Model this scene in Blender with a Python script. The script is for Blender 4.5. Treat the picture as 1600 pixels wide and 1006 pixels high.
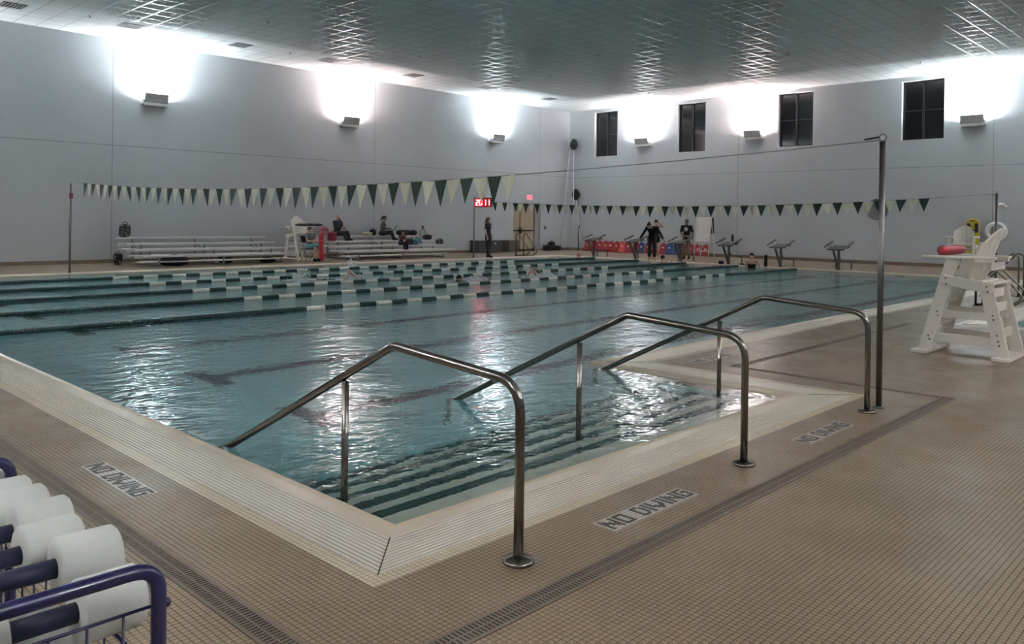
import bpy, bmesh, math, random
from math import sin, cos, pi, radians, hypot, sqrt, atan2
from mathutils import Vector, Matrix, noise

S = bpy.context.scene
C = S.collection
for o in list(bpy.data.objects):
    bpy.data.objects.remove(o)

# ------------------------------------------------------------------ camera, world, exposure
F_PX, CY_PX = 1273.14, 347.66
YAW, PITCH, ROLL = 0.764231876, 0.00531459, -0.01353494
CAM_Z = 1.65
def cam_axes():
    f = Vector((cos(YAW) * cos(PITCH), sin(YAW) * cos(PITCH), -sin(PITCH)))
    r = Vector((sin(YAW), -cos(YAW), 0))
    d = f.cross(r)
    r2 = cos(ROLL) * r + sin(ROLL) * d
    d2 = -sin(ROLL) * r + cos(ROLL) * d
    return f, r2, d2
_f, _r, _d = cam_axes()
cam_data = bpy.data.cameras.new('camera')
cam = bpy.data.objects.new('camera', cam_data)
C.objects.link(cam)
m3 = Matrix((_r, -_d, -_f)).transposed()
cam.matrix_world = Matrix.Translation((0, 0, CAM_Z)) @ m3.to_4x4()
cam_data.sensor_width = 36.0
cam_data.lens = F_PX / 1600.0 * 36.0
cam_data.shift_y = (CY_PX - 503.0) / 1600.0
cam_data.clip_start, cam_data.clip_end = 0.05, 200
S.camera = cam

world = bpy.data.worlds.new('world')
S.world = world
world.use_nodes = True
world.node_tree.nodes['Background'].inputs[0].default_value = (0.004, 0.005, 0.007, 1)
world.node_tree.nodes['Background'].inputs[1].default_value = 1.0

S.view_settings.view_transform = 'Standard'
S.view_settings.look = 'None'
S.view_settings.gamma = 1.0
S.view_settings.use_curve_mapping = False
S.view_settings.exposure = 0.06
S.cycles.use_denoising = True
S.cycles.max_bounces = 10
S.cycles.diffuse_bounces = 5
S.cycles.glossy_bounces = 5
S.cycles.transmission_bounces = 8
S.cycles.sample_clamp_indirect = 100.0

# room extents
WX0, WX1, WY0, WY1, CEIL = -4.5, 33.7, -5.5, 28.1, 7.38

# sconces: (x, y, wall, tint, watts)
COOL, WARM, NEUT = (0.90, 0.97, 1.0), (1.0, 0.82, 0.79), (1.0, 0.96, 0.97)
SC_W, ADDED_W = 500, 300
SCONCES = [
    (3.40, WY1, 'L', COOL, SC_W), (11.55, WY1, 'L', COOL, SC_W), (19.45, WY1, 'L', WARM, SC_W), (28.0, WY1, 'L', COOL, SC_W),
    (WX1, 23.25, 'R', NEUT, SC_W), (WX1, 17.35, 'R', WARM, SC_W), (WX1, 8.6, 'R', COOL, SC_W), (WX1, 1.6, 'R', COOL, SC_W),
    (28.0, WY0, 'N', NEUT, SC_W), (19.5, WY0, 'N', WARM, SC_W), (11.5, WY0, 'N', NEUT, SC_W), (3.4, WY0, 'N', NEUT, SC_W),
    (WX0, 3.0, 'B', NEUT, SC_W), (WX0, 11.5, 'B', NEUT, SC_W), (WX0, 20.0, 'B', NEUT, SC_W)]
SC_Z = 5.50
def wall_frame(x, y, w):
    # origin on the wall, +y of the local frame points into the room
    ang = {'L': pi, 'R': pi / 2, 'N': 0.0, 'B': -pi / 2}[w]
    return Matrix.Translation((x, y, 0)) @ Matrix.Rotation(ang, 4, 'Z')
for i, (x, y, w, tint, watts) in enumerate(SCONCES):
    ld = bpy.data.lights.new('sconce_light', 'AREA')
    ld.shape = 'RECTANGLE'; ld.size, ld.size_y = 0.40, 0.09
    ld.energy = watts; ld.color = tint
    ld.spread = radians(180)
    lo = bpy.data.objects.new('sconce_light', ld)
    C.objects.link(lo)
    lo.matrix_world = wall_frame(x, y, w) @ Matrix.Translation((0, 0.055, SC_Z + 0.03)) @ Matrix.Rotation(pi + radians(6), 4, 'X')
    lb = bpy.data.lights.new('added_wall_light', 'AREA')      # added light, no part of the fixture; heats the wall glow for brighter water sparkles
    lb.shape = 'RECTANGLE'; lb.size, lb.size_y = 0.5, 0.06; lb.energy = ADDED_W; lb.color = tint
    lo = bpy.data.objects.new('added_wall_light', lb); C.objects.link(lo)
    lo.matrix_world = wall_frame(x, y, w) @ Matrix.Translation((0, 0.15, SC_Z + 0.12)) @ Matrix.Rotation(pi + radians(42), 4, 'X')

# ------------------------------------------------------------------ helpers
def new_mat(name):
    m = bpy.data.materials.new(name); m.use_nodes = True
    nt = m.node_tree
    return m, nt, nt.nodes['Principled BSDF']
def N(nt, kind, **kw):
    n = nt.nodes.new(kind)
    for k, v in kw.items():
        setattr(n, k, v)
    return n
def ob_coords(nt):
    return N(nt, 'ShaderNodeTexCoord').outputs['Object']
def math_n(nt, op, a, b=None, clamp=False):
    n = N(nt, 'ShaderNodeMath', operation=op); n.use_clamp = clamp
    for i, v in enumerate((a, b)):
        if v is None: continue
        if isinstance(v, (int, float)): n.inputs[i].default_value = v
        else: nt.links.new(v, n.inputs[i])
    return n.outputs[0]
def mixc(nt, fac, a, b):
    n = N(nt, 'ShaderNodeMix', data_type='RGBA')
    def st(sock, v):
        if isinstance(v, (int, float)): sock.default_value = v
        elif isinstance(v, tuple): sock.default_value = (*v, 1) if len(v) == 3 else v
        else: nt.links.new(v, sock)
    st(n.inputs[0], fac); st(n.inputs[6], a); st(n.inputs[7], b)
    return n.outputs[2]
def noise_n(nt, vec, scale, detail=3, rough=0.5):
    n = N(nt, 'ShaderNodeTexNoise'); n.inputs['Scale'].default_value = scale
    n.inputs['Detail'].default_value = detail; n.inputs['Roughness'].default_value = rough
    nt.links.new(vec, n.inputs['Vector'])
    return n.outputs['Fac']
def maprange(nt, v, a, b, c, d):
    n = N(nt, 'ShaderNodeMapRange'); nt.links.new(v, n.inputs[0])
    for i, x in enumerate((a, b, c, d)): n.inputs[i + 1].default_value = x
    return n.outputs[0]
def bump(nt, h, strength, dist, bsdf, normal=None):
    n = N(nt, 'ShaderNodeBump'); n.inputs['Strength'].default_value = strength
    n.inputs['Distance'].default_value = dist
    nt.links.new(h, n.inputs['Height'])
    if normal is not None: nt.links.new(normal, n.inputs['Normal'])
    if bsdf is not None: nt.links.new(n.outputs[0], bsdf.inputs['Normal'])
    return n.outputs[0]
_mats = {}
def mat(name, col, rough=0.5, metal=0.0, var=0.12, scale=12.0, bmp=0.0, emit=None, es=0.0, spec=0.5, trans=0.0, coat=0.0):
    if name in _mats: return _mats[name]
    m, nt, b = new_mat(name)
    v = ob_coords(nt)
    f = noise_n(nt, v, scale, 4)
    hi = tuple(min(1, c * (1 + var)) for c in col); lo = tuple(c * (1 - var) for c in col)
    nt.links.new(mixc(nt, f, lo, hi), b.inputs['Base Color'])
    b.inputs['Roughness'].default_value = rough
    b.inputs['Metallic'].default_value = metal
    b.inputs['Specular IOR Level'].default_value = spec
    b.inputs['Transmission Weight'].default_value = trans
    b.inputs['Coat Weight'].default_value = coat
    if bmp: bump(nt, noise_n(nt, v, scale * 6, 3), bmp, 0.01, b)
    if emit:
        b.inputs['Emission Color'].default_value = (*emit, 1); b.inputs['Emission Strength'].default_value = es
    _mats[name] = m
    return m

class MB:
    """collects closed shapes into one mesh"""
    def __init__(s): s.v, s.f, s.mi, s.sm = [], [], [], []
    def add(s, vs, fs, M=None, mi=0, smooth=False):
        k = len(s.v)
        s.v += [tuple(M @ Vector(p)) if M is not None else tuple(p) for p in vs]
        s.f += [tuple(i + k for i in f) for f in fs]
        s.mi += [mi] * len(fs); s.sm += [smooth] * len(fs)
        return s
    def box(s, c, d, M=None, mi=0, R=None):
        hx, hy, hz = d[0] / 2, d[1] / 2, d[2] / 2
        vs = [Vector((x * hx, y * hy, z * hz)) for z in (-1, 1) for y in (-1, 1) for x in (-1, 1)]
        if R is not None: vs = [R @ p for p in vs]
        vs = [p + Vector(c) for p in vs]
        return s.add(vs, [(0, 2, 3, 1), (4, 5, 7, 6), (0, 1, 5, 4), (2, 6, 7, 3), (0, 4, 6, 2), (1, 3, 7, 5)], M, mi)
    def bar(s, a, b, w, t, side=(1, 0, 0), M=None, mi=0):
        """rectangular bar from a to b: width w along side, thickness t across"""
        a, b = Vector(a), Vector(b); u = (b - a).normalized()
        sd = Vector(side); sd = (sd - u * sd.dot(u)).normalized(); n = u.cross(sd)
        vs = [p + sd * (i * w / 2) + n * (j * t / 2) for p in (a, b) for j in (-1, 1) for i in (-1, 1)]
        return s.add(vs, [(0, 1, 3, 2), (4, 6, 7, 5), (0, 4, 5, 1), (2, 3, 7, 6), (0, 2, 6, 4), (1, 5, 7, 3)], M, mi)
    def tube(s, pts, r, n=12, M=None, mi=0, closed=False):
        pts = [Vector(p) for p in pts]; m = len(pts)
        rr = r if isinstance(r, (list, tuple)) else [r] * m
        T = []
        for i in range(m):
            if closed: t = pts[(i + 1) % m] - pts[i - 1]
            else: t = pts[min(i + 1, m - 1)] - pts[max(i - 1, 0)]
            T.append(t.normalized())
        ref = Vector((0, 0, 1)) if abs(T[0].z) < 0.9 else Vector((1, 0, 0))
        nrm = (ref - T[0] * ref.dot(T[0])).normalized()
        vs = []
        for i in range(m):
            nrm = (nrm - T[i] * nrm.dot(T[i]))
            if nrm.length < 1e-6: nrm = T[i].orthogonal()
            nrm.normalize(); bn = T[i].cross(nrm)
            for k in range(n):
                a = 2 * pi * k / n
                vs.append(pts[i] + (nrm * cos(a) + bn * sin(a)) * rr[i])
        fs = []
        for i in range(m if closed else m - 1):
            j = (i + 1) % m
            for k in range(n):
                k2 = (k + 1) % n
                fs.append((i * n + k, i * n + k2, j * n + k2, j * n + k))
        s.add(vs, fs, M, mi, True)
        if not closed:
            k0 = len(s.v) - len(vs)
            s.f += [tuple(k0 + k for k in reversed(range(n))), tuple(k0 + (m - 1) * n + k for k in range(n))]
            s.mi += [mi, mi]; s.sm += [False, False]
        return s
    def lathe(s, prof, n=24, M=None, mi=0, smooth=True):
        """prof: (r, z) pairs, around local z"""
        vs, fs = [], []
        for r, z in prof:
            for k in range(n):
                a = 2 * pi * k / n; vs.append((r * cos(a), r * sin(a), z))
        for i in range(len(prof) - 1):
            for k in range(n):
                k2 = (k + 1) % n
                fs.append((i * n + k, i * n + k2, (i + 1) * n + k2, (i + 1) * n + k))
        s.add(vs, fs, M, mi, smooth)
        k0 = len(s.v) - len(vs)
        s.f += [tuple(k0 + k for k in reversed(range(n))), tuple(k0 + (len(prof) - 1) * n + k for k in range(n))]
        s.mi += [mi, mi]; s.sm += [False, False]
        return s
    def prism(s, poly, z0, z1, M=None, mi=0):
        n = len(poly)
        vs = [(x, y, z0) for x, y in poly] + [(x, y, z1) for x, y in poly]
        fs = [tuple(reversed(range(n))), tuple(range(n, 2 * n))] + [(i, (i + 1) % n, n + (i + 1) % n, n + i) for i in range(n)]
        return s.add(vs, fs, M, mi)
    def ell(s, c, r, n=12, M=None, mi=0, R=None):
        if isinstance(r, (int, float)): r = (r, r, r)
        vs, fs = [], []
        rows = max(6, n // 2 + 2)
        for i in range(rows + 1):
            ph = pi * i / rows
            for k in range(n):
                a = 2 * pi * k / n
                p = Vector((r[0] * sin(ph) * cos(a), r[1] * sin(ph) * sin(a), -r[2] * cos(ph)))
                if R is not None: p = R @ p
                vs.append(p + Vector(c))
        for i in range(rows):
            for k in range(n):
                k2 = (k + 1) % n
                fs.append((i * n + k, i * n + k2, (i + 1) * n + k2, (i + 1) * n + k))
        return s.add(vs, fs, M, mi, True)
    def cone(s, a, ra, b, rb, n=10, M=None, mi=0):
        """tapered capsule"""
        a, b = Vector(a), Vector(b)
        s.ell(a, ra, n, M, mi); s.ell(b, rb, n, M, mi)
        if (b - a).length > 1e-4: s.tube([a, b], [ra, rb], n, M, mi)
        return s
    def build(s, name, mats, parent=None, loc=None, bevel=0.0, voxel=0.0, smooth_it=0):
        me = bpy.data.meshes.new(name)
        me.from_pydata(s.v, [], s.f)
        for m in (mats if isinstance(mats, (list, tuple)) else [mats]): me.materials.append(m)
        for p, i, sm in zip(me.polygons, s.mi, s.sm): p.material_index = i; p.use_smooth = sm
        bm = bmesh.new(); bm.from_mesh(me)
        bmesh.ops.remove_doubles(bm, verts=bm.verts, dist=1e-6)
        bmesh.ops.recalc_face_normals(bm, faces=bm.faces)
        bm.to_mesh(me); bm.free()
        o = bpy.data.objects.new(name, me); C.objects.link(o)
        if parent is not None: o.parent = parent
        if loc is not None: o.location = loc
        if voxel:
            r = o.modifiers.new('surface', 'REMESH'); r.mode = 'VOXEL'; r.voxel_size = voxel; r.use_smooth_shade = True
            if smooth_it:
                q = o.modifiers.new('soften', 'SMOOTH'); q.iterations = smooth_it; q.factor = 0.5
        if bevel:
            b = o.modifiers.new('edges', 'BEVEL'); b.width = bevel; b.segments = 2; b.limit_method = 'ANGLE'
        return o

def tag(o, label=None, cat=None, group=None, kind=None):
    if label: o['label'] = label
    if cat: o['category'] = cat
    if group: o['group'] = group
    if kind: o['kind'] = kind
    return o
def thing(name, label, cat, loc=(0, 0, 0), rz=0.0, group=None):
    o = bpy.data.objects.new(name, None); C.objects.link(o)
    o.empty_display_size = 0.1
    o.location = loc; o.rotation_euler = (0, 0, rz)
    return tag(o, label, cat, group)
def struct(o): o['kind'] = 'structure'; return o
def dup(root, loc=None, rz=None, label=None, group=None):
    r = root.copy(); C.objects.link(r)
    if loc is not None: r.location = loc
    if rz is not None: r.rotation_euler = (0, 0, rz)
    if label: r['label'] = label
    if group: r['group'] = group
    for ch in list(root.children):
        c = ch.copy(); C.objects.link(c); c.parent = r
        for g in list(ch.children):
            d = g.copy(); C.objects.link(d); d.parent = c
    return r
def arc(c, r, a0, a1, n, plane):
    """points on an arc; plane maps (u, v) to 3-D"""
    return [plane(c[0] + r * cos(a0 + (a1 - a0) * i / n), c[1] + r * sin(a0 + (a1 - a0) * i / n)) for i in range(n + 1)]
def fillet(pts, r, n=6):
    """round the corners of a polyline of 3-D points; r is one radius or a list"""
    P = [Vector(p) for p in pts]; out = [P[0]]
    for i in range(1, len(P) - 1):
        ri = r[i - 1] if isinstance(r, (list, tuple)) else r
        a, b, c = P[i - 1], P[i], P[i + 1]
        u, v = (a - b).normalized(), (c - b).normalized()
        ang = u.angle(v); d = min(ri / math.tan(ang / 2), (a - b).length * .49, (c - b).length * .49)
        p, q = b + u * d, b + v * d
        for k in range(n + 1):
            t = k / n
            out.append((p * (1 - t) + b * t) * (1 - t) + (b * (1 - t) + q * t) * t)
    out.append(P[-1])
    return out
def text_mesh(txt, size, name, material, parent, M, extrude=0.002, bold=0.0):
    cu = bpy.data.curves.new(name, 'FONT'); cu.body = txt; cu.size = size; cu.extrude = extrude; cu.offset = bold
    cu.align_x = 'CENTER'; cu.align_y = 'CENTER'
    t = bpy.data.objects.new('tmp', cu); C.objects.link(t)
    dg = bpy.context.evaluated_depsgraph_get()
    me = bpy.data.meshes.new_from_object(t.evaluated_get(dg))
    bpy.data.objects.remove(t)
    me.name = name; me.transform(M); me.materials.clear(); me.materials.append(material)
    o = bpy.data.objects.new(name, me); C.objects.link(o)
    if parent is not None: o.parent = parent
    return o

# ------------------------------------------------------------------ setting materials
def tile_mat(name, c1, c2, grout, size, mortar, rough=(0.285, 0.42), spec=0.5, streak=True):
    m, nt, b = new_mat(name)
    v = ob_coords(nt)
    br = N(nt, 'ShaderNodeTexBrick', offset=0.0, squash=1.0)
    nt.links.new(v, br.inputs['Vector'])
    br.inputs['Scale'].default_value = 1.0
    br.inputs['Brick Width'].default_value = size; br.inputs['Row Height'].default_value = size
    br.inputs['Mortar Size'].default_value = mortar; br.inputs['Mortar Smooth'].default_value = 0.2
    br.inputs['Color1'].default_value = (*c1, 1); br.inputs['Color2'].default_value = (*c2, 1); br.inputs['Mortar'].default_value = (*grout, 1)
    big = noise_n(nt, v, 0.9, 4, 0.6)
    stain = maprange(nt, big, 0.35, 0.7, 0.86, 1.08)
    mul = N(nt, 'ShaderNodeMix', data_type='RGBA', blend_type='MULTIPLY'); mul.inputs[0].default_value = 1.0
    comb = N(nt, 'ShaderNodeCombineColor')
    for i in range(3): nt.links.new(stain, comb.inputs[i])
    nt.links.new(br.outputs['Color'], mul.inputs[6]); nt.links.new(comb.outputs[0], mul.inputs[7])
    nt.links.new(mul.outputs[2], b.inputs['Base Color'])
    wet = noise_n(nt, v, 2.3, 5, 0.65)
    r = maprange(nt, wet, 0.38, 0.62, rough[0], rough[1])
    r2 = math_n(nt, 'ADD', r, math_n(nt, 'MULTIPLY', br.outputs['Fac'], 0.25), clamp=True)
    nt.links.new(r2, b.inputs['Roughness'])
    b.inputs['Specular IOR Level'].default_value = spec
    inv = math_n(nt, 'SUBTRACT', 1.0, br.outputs['Fac'])
    n1 = bump(nt, inv, 0.35, 0.0015, None)
    if streak:
        fine = noise_n(nt, v, 38, 2)
        bump(nt, fine, 0.12, 0.002, b, n1)
    else: nt.links.new(n1, b.inputs['Normal'])
    return m
M_deck = tile_mat('deck_tile', (0.335, 0.243, 0.148), (0.288, 0.207, 0.125), (0.06, 0.042, 0.03), 0.0285, 0.0022)
M_beige = tile_mat('beige_tile', (0.70, 0.60, 0.43), (0.65, 0.55, 0.40), (0.20, 0.15, 0.10), 0.0285, 0.0018)
M_cream = mat('cream_coping', (0.60, 0.51, 0.38), 0.30, 0, 0.06, 3, 0.03)
M_bar = mat('cream_grating_bar', (0.70, 0.64, 0.53), 0.35, 0, 0.05, 8)
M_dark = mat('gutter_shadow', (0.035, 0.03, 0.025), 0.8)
M_steel = mat('stainless_steel', (0.235, 0.215, 0.19), 0.22, 1.0, 0.08, 20)
M_steel2 = mat('dull_steel', (0.19, 0.18, 0.17), 0.38, 1.0, 0.1, 20)
M_drain = mat('drain_metal', (0.20, 0.155, 0.12), 0.45, 0.3)

def pool_shell_mat():
    m, nt, b = new_mat('pool_plaster')
    v = ob_coords(nt)
    f = noise_n(nt, v, 2.2, 4)
    nt.links.new(mixc(nt, f, (0.48, 0.70, 0.68), (0.56, 0.77, 0.74)), b.inputs['Base Color'])
    b.inputs['Roughness'].default_value = 0.6
    return m
M_pool = pool_shell_mat()
M_lane = tile_mat('lane_line_tile', (0.02, 0.035, 0.06), (0.03, 0.045, 0.07), (0.05, 0.07, 0.09), 0.05, 0.003)
M_nose = tile_mat('nosing_tile', (0.015, 0.07, 0.075), (0.02, 0.085, 0.09), (0.10, 0.2, 0.2), 0.05, 0.004)
M_tread = mat('step_plaster', (0.70, 0.74, 0.62), 0.55, 0, 0.05, 3)

def water_mat():
    m, nt, b = new_mat('pool_water')
    v = ob_coords(nt)
    b.inputs['Base Color'].default_value = (1, 1, 1, 1)
    b.inputs['Transmission Weight'].default_value = 1.0
    b.inputs['Roughness'].default_value = 0.0
    b.inputs['IOR'].default_value = 1.333
    mp = N(nt, 'ShaderNodeMapping'); nt.links.new(v, mp.inputs[0]); mp.inputs['Scale'].default_value = (1.0, 1.25, 1.0)
    a = noise_n(nt, mp.outputs[0], 3.4, 2, 0.5)
    c = noise_n(nt, mp.outputs[0], 14.0, 1, 0.5)
    where = maprange(nt, noise_n(nt, v, 0.22, 2), 0.35, 0.65, 0.45, 1.1)
    sp = N(nt, 'ShaderNodeSeparateXYZ'); nt.links.new(v, sp.inputs[0])
    calm = math_n(nt, 'ADD', math_n(nt, 'MULTIPLY', math_n(nt, 'SUBTRACT', sp.outputs[1], 3.6), 0.5), math_n(nt, 'MULTIPLY', math_n(nt, 'SUBTRACT', sp.outputs[0], 3.2), 0.28), clamp=True)
    where = math_n(nt, 'MULTIPLY', where, maprange(nt, calm, 0, 1, 0.25, 1.0))
    n1 = bump(nt, math_n(nt, 'MULTIPLY', a, where), 1.0, 0.020, None)
    bump(nt, math_n(nt, 'MULTIPLY', c, where), 1.0, 0.0085, b, n1)
    ab = N(nt, 'ShaderNodeVolumeAbsorption')
    ab.inputs['Color'].default_value = (0.06, 0.64, 0.72, 1); ab.inputs["Density"].default_value = 0.24
    out = nt.nodes['Material Output']
    nt.links.new(ab.outputs[0], out.inputs['Volume'])
    return m
M_water = water_mat()

def wall_mat(name, ax, joints, zjoints, col):
    m, nt, b = new_mat(name)
    v = ob_coords(nt)
    sep = N(nt, 'ShaderNodeSeparateXYZ'); nt.links.new(v, sep.inputs[0])
    mask = None
    for a, lst in ((ax, joints), (2, zjoints)):
        for j in lst:
            k = math_n(nt, 'LESS_THAN', math_n(nt, 'ABSOLUTE', math_n(nt, 'SUBTRACT', sep.outputs[a], j)), 0.011)
            mask = k if mask is None else math_n(nt, 'MAXIMUM', mask, k)
    big = noise_n(nt, v, 0.35, 4, 0.6); fine = noise_n(nt, v, 60, 3)
    c = mixc(nt, big, tuple(x * 0.93 for x in col), tuple(x * 1.06 for x in col))
    nt.links.new(mixc(nt, math_n(nt, 'MULTIPLY', mask, 0.8), c, tuple(x * 0.45 for x in col)), b.inputs['Base Color'])
    b.inputs['Roughness'].default_value = 0.75; b.inputs['Specular IOR Level'].default_value = 0.25
    bump(nt, fine, 0.15, 0.003, b)
    return m
WALLC = (0.46, 0.48, 0.50)
M_wallL = wall_mat('painted_wall_panels', 0, (-0.5, 10.25, 20.85, 31.3), (3.88,), WALLC)
M_wallR = wall_mat('painted_end_wall_panels', 1, (18.18, 7.95, 28.4, -2.3), (3.84,), WALLC)

def ceiling_mat():
    m, nt, b = new_mat('ceiling_tiles')
    v = ob_coords(nt)
    sep = N(nt, 'ShaderNodeSeparateXYZ'); nt.links.new(v, sep.inputs[0])
    mask = None
    for a in (0, 1):
        fr = math_n(nt, 'FRACT', math_n(nt, 'DIVIDE', sep.outputs[a], 0.61))
        k = math_n(nt, 'GREATER_THAN', math_n(nt, 'ABSOLUTE', math_n(nt, 'SUBTRACT', fr, 0.5)), 0.5 - 0.022)
        mask = k if mask is None else math_n(nt, 'MAXIMUM', mask, k)
    fis = noise_n(nt, v, 45, 3, 0.7)
    fl = N(nt, 'ShaderNodeVectorMath', operation='FLOOR'); dv = N(nt, 'ShaderNodeVectorMath', operation='DIVIDE')
    dv.inputs[1].default_value = (0.61, 0.61, 50); nt.links.new(v, dv.inputs[0]); nt.links.new(dv.outputs[0], fl.inputs[0])
    wn = N(nt, 'ShaderNodeTexWhiteNoise'); nt.links.new(fl.outputs[0], wn.inputs['Vector'])
    t = maprange(nt, wn.outputs['Value'], 0, 1, 0.93, 1.0)
    cc = N(nt, 'ShaderNodeCombineColor')
    for i, k in enumerate((0.56, 0.59, 0.60)): nt.links.new(math_n(nt, 'MULTIPLY', t, k), cc.inputs[i])
    nt.links.new(mixc(nt, math_n(nt, 'MULTIPLY', fis, 0.12), cc.outputs[0], (0.3, 0.3, 0.3)), b.inputs['Base Color'])
    b.inputs['Roughness'].default_value = 1.0; b.inputs['Specular IOR Level'].default_value = 0.0
    g = N(nt, 'ShaderNodeBsdfPrincipled')
    g.inputs['Base Color'].default_value = (0.55, 0.56, 0.56, 1); g.inputs['Roughness'].default_value = 0.24
    g.inputs['Metallic'].default_value = 0.3; g.inputs['Specular IOR Level'].default_value = 1.0; g.inputs['IOR'].default_value = 1.9
    mx = N(nt, 'ShaderNodeMixShader'); nt.links.new(mask, mx.inputs[0])
    nt.links.new(b.outputs[0], mx.inputs[1]); nt.links.new(g.outputs[0], mx.inputs[2])
    nt.links.new(mx.outputs[0], nt.nodes['Material Output'].inputs['Surface'])
    return m
M_ceil = ceiling_mat()
M_base = tile_mat('wall_base_tile', (0.24, 0.17, 0.12), (0.21, 0.15, 0.10), (0.08, 0.06, 0.05), 0.05, 0.003)

# ------------------------------------------------------------------ pool plan
PX0, PX1, PY0, PY1 = 2.74, 27.9, 5.87, 23.7          # main tank
BX1, BY0 = 7.46, 3.47                                 # entry bay
RECTS = [(PX0, PX1, PY0, PY1), (PX0, BX1, BY0, PY0 + 0.5)]
QX0, QX1, QY1 = 15.30, 24.0, 3.48                     # second small pool, runs out towards the near wall
QY0 = -2.5
RECTS2 = [(QX0, QX1, QY0, QY1)]
def dist(x, y, rects):
    return min(max(a - x, x - b, c - y, y - d) for a, b, c, d in rects)
D_COPE, D_GRATE, D_BEIGE = 0.14, 0.45, 0.54
offs = (-0.06, 0.0, D_COPE, D_GRATE, D_BEIGE)
xs = sorted({WX0, WX1} | {PX0 - o for o in offs} | {BX1 + o for o in offs} | {PX1 + o for o in offs} | {QX0 - o for o in offs} | {QX1 + o for o in offs})
ys = sorted({WY0, WY1} | {BY0 - o for o in offs} | {PY0 - o for o in offs} | {PY1 + o for o in offs} | {QY1 + o for o in offs} | {QY0 - o for o in offs})
deck, beige = MB(), MB()
for i in range(len(xs) - 1):
    for j in range(len(ys) - 1):
        cx, cy = (xs[i] + xs[i + 1]) / 2, (ys[j] + ys[j + 1]) / 2
        d = min(dist(cx, cy, RECTS), dist(cx, cy, RECTS2))
        q = [(xs[i], ys[j], 0), (xs[i + 1], ys[j], 0), (xs[i + 1], ys[j + 1], 0), (xs[i], ys[j + 1], 0)]
        if d > D_BEIGE: deck.add(q, [(0, 1, 2, 3)])
        elif d > D_GRATE: beige.add(q, [(0, 1, 2, 3)])
fl = struct(deck.build('floor', M_deck)); 
bt = struct(beige.build('trim_1', M_beige))

LOOP = lambda d: [(PX0 - d, BY0 - d), (BX1 + d, BY0 - d), (BX1 + d, PY0 - d), (PX1 + d, PY0 - d), (PX1 + d, PY1 + d), (PX0 - d, PY1 + d)]
LOOP2 = lambda d: [(QX0 - d, QY0 - d), (QX1 + d, QY0 - d), (QX1 + d, QY1 + d), (QX0 - d, QY1 + d)]
def ring(mb, loop, prof, mi=0, close=True):
    """sweep a (distance, height) profile round a mitred rectilinear loop"""
    n = len(loop(0)); m = len(prof); vs = []
    for d, z in prof: vs += [(x, y, z) for x, y in loop(d)]
    fs = []
    for i in range(m if close else m - 1):
        j = (i + 1) % m
        for k in range(n):
            k2 = (k + 1) % n
            fs.append((i * n + k, i * n + k2, j * n + k2, j * n + k))
    mb.add(vs, fs, None, mi)
for loop, nm, kk in ((LOOP, 2, 0), (LOOP2, 3, 1)):
    c = MB(); ring(c, loop, [(-0.02, -0.31), (-0.02, -0.024), (-0.012, -0.012), (0.0, -0.008), (0.012, -0.013), (0.03, -0.017), (D_COPE, -0.003), (D_COPE, -0.06)], close=False)
    struct(c.build('trim_%d' % nm, M_cream))
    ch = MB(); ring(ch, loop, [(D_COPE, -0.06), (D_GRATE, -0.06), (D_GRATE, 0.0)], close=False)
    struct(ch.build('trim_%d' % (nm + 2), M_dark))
    g = MB(); nb = 11; p = (D_GRATE - D_COPE) / nb
    for k in range(nb):
        a = D_COPE + k * p + 0.006
        ring(g, loop, [(a, -0.012), (a, -0.001), (a + 0.002, 0.001), (a + 0.014, 0.001), (a + 0.016, -0.001), (a + 0.016, -0.012)])
    go = g.build('gutter_grating', M_bar)
    for (ax_, ay_), (bx_, by_) in zip(loop(D_COPE), loop(D_GRATE)):
        mj = MB(); mj.bar((ax_, ay_, .0015), (bx_, by_, .0015), .006, .003, (1, -1, 0) if (bx_ - ax_) * (by_ - ay_) > 0 else (1, 1, 0))
        mj.build('mitre_joint', M_dark, go)
    tag(go, ['cream parallel-bar overflow grating running round the big swimming pool', 'cream overflow grating round the small pool behind the big white lifeguard chair'][kk], 'grating')

# tank
SH = 0.02
def floor_z(x): return -1.28 - 0.035 * max(0, x - 12)
t = MB()
ZT = -0.30
ix0, ix1, iy0, iy1 = PX0 + SH, PX1 - SH, PY0 + SH, PY1 - SH
nx = 20
for i in range(nx):
    a = ix0 + (ix1 - ix0) * i / nx; b_ = ix0 + (ix1 - ix0) * (i + 1) / nx
    t.add([(a, iy0, floor_z(a)), (b_, iy0, floor_z(b_)), (b_, iy1, floor_z(b_)), (a, iy1, floor_z(a))], [(0, 1, 2, 3)])
Z0 = floor_z(0); ZE = floor_z(ix1)
bx1, by0 = BX1 - SH, BY0 + SH
def wallq(x0, y0, x1, y1, zb=-2.3, zt=ZT):
    t.add([(x0, y0, zb), (x1, y1, zb), (x1, y1, zt), (x0, y0, zt)], [(0, 1, 2, 3)])
wallq(ix0, by0, ix0, iy1); wallq(ix0, iy1, ix1, iy1); wallq(ix1, iy1, ix1, iy0); wallq(ix1, iy0, bx1, iy0)
wallq(bx1, iy0, bx1, by0); wallq(bx1, by0, ix0, by0)
t.add([(ix0, by0, Z0), (bx1, by0, Z0), (bx1, iy0, Z0), (ix0, iy0, Z0)], [(0, 1, 2, 3)])
LANE = [PY0 + (PY1 - PY0) / 8 * (i + .5) for i in range(8)]
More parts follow.
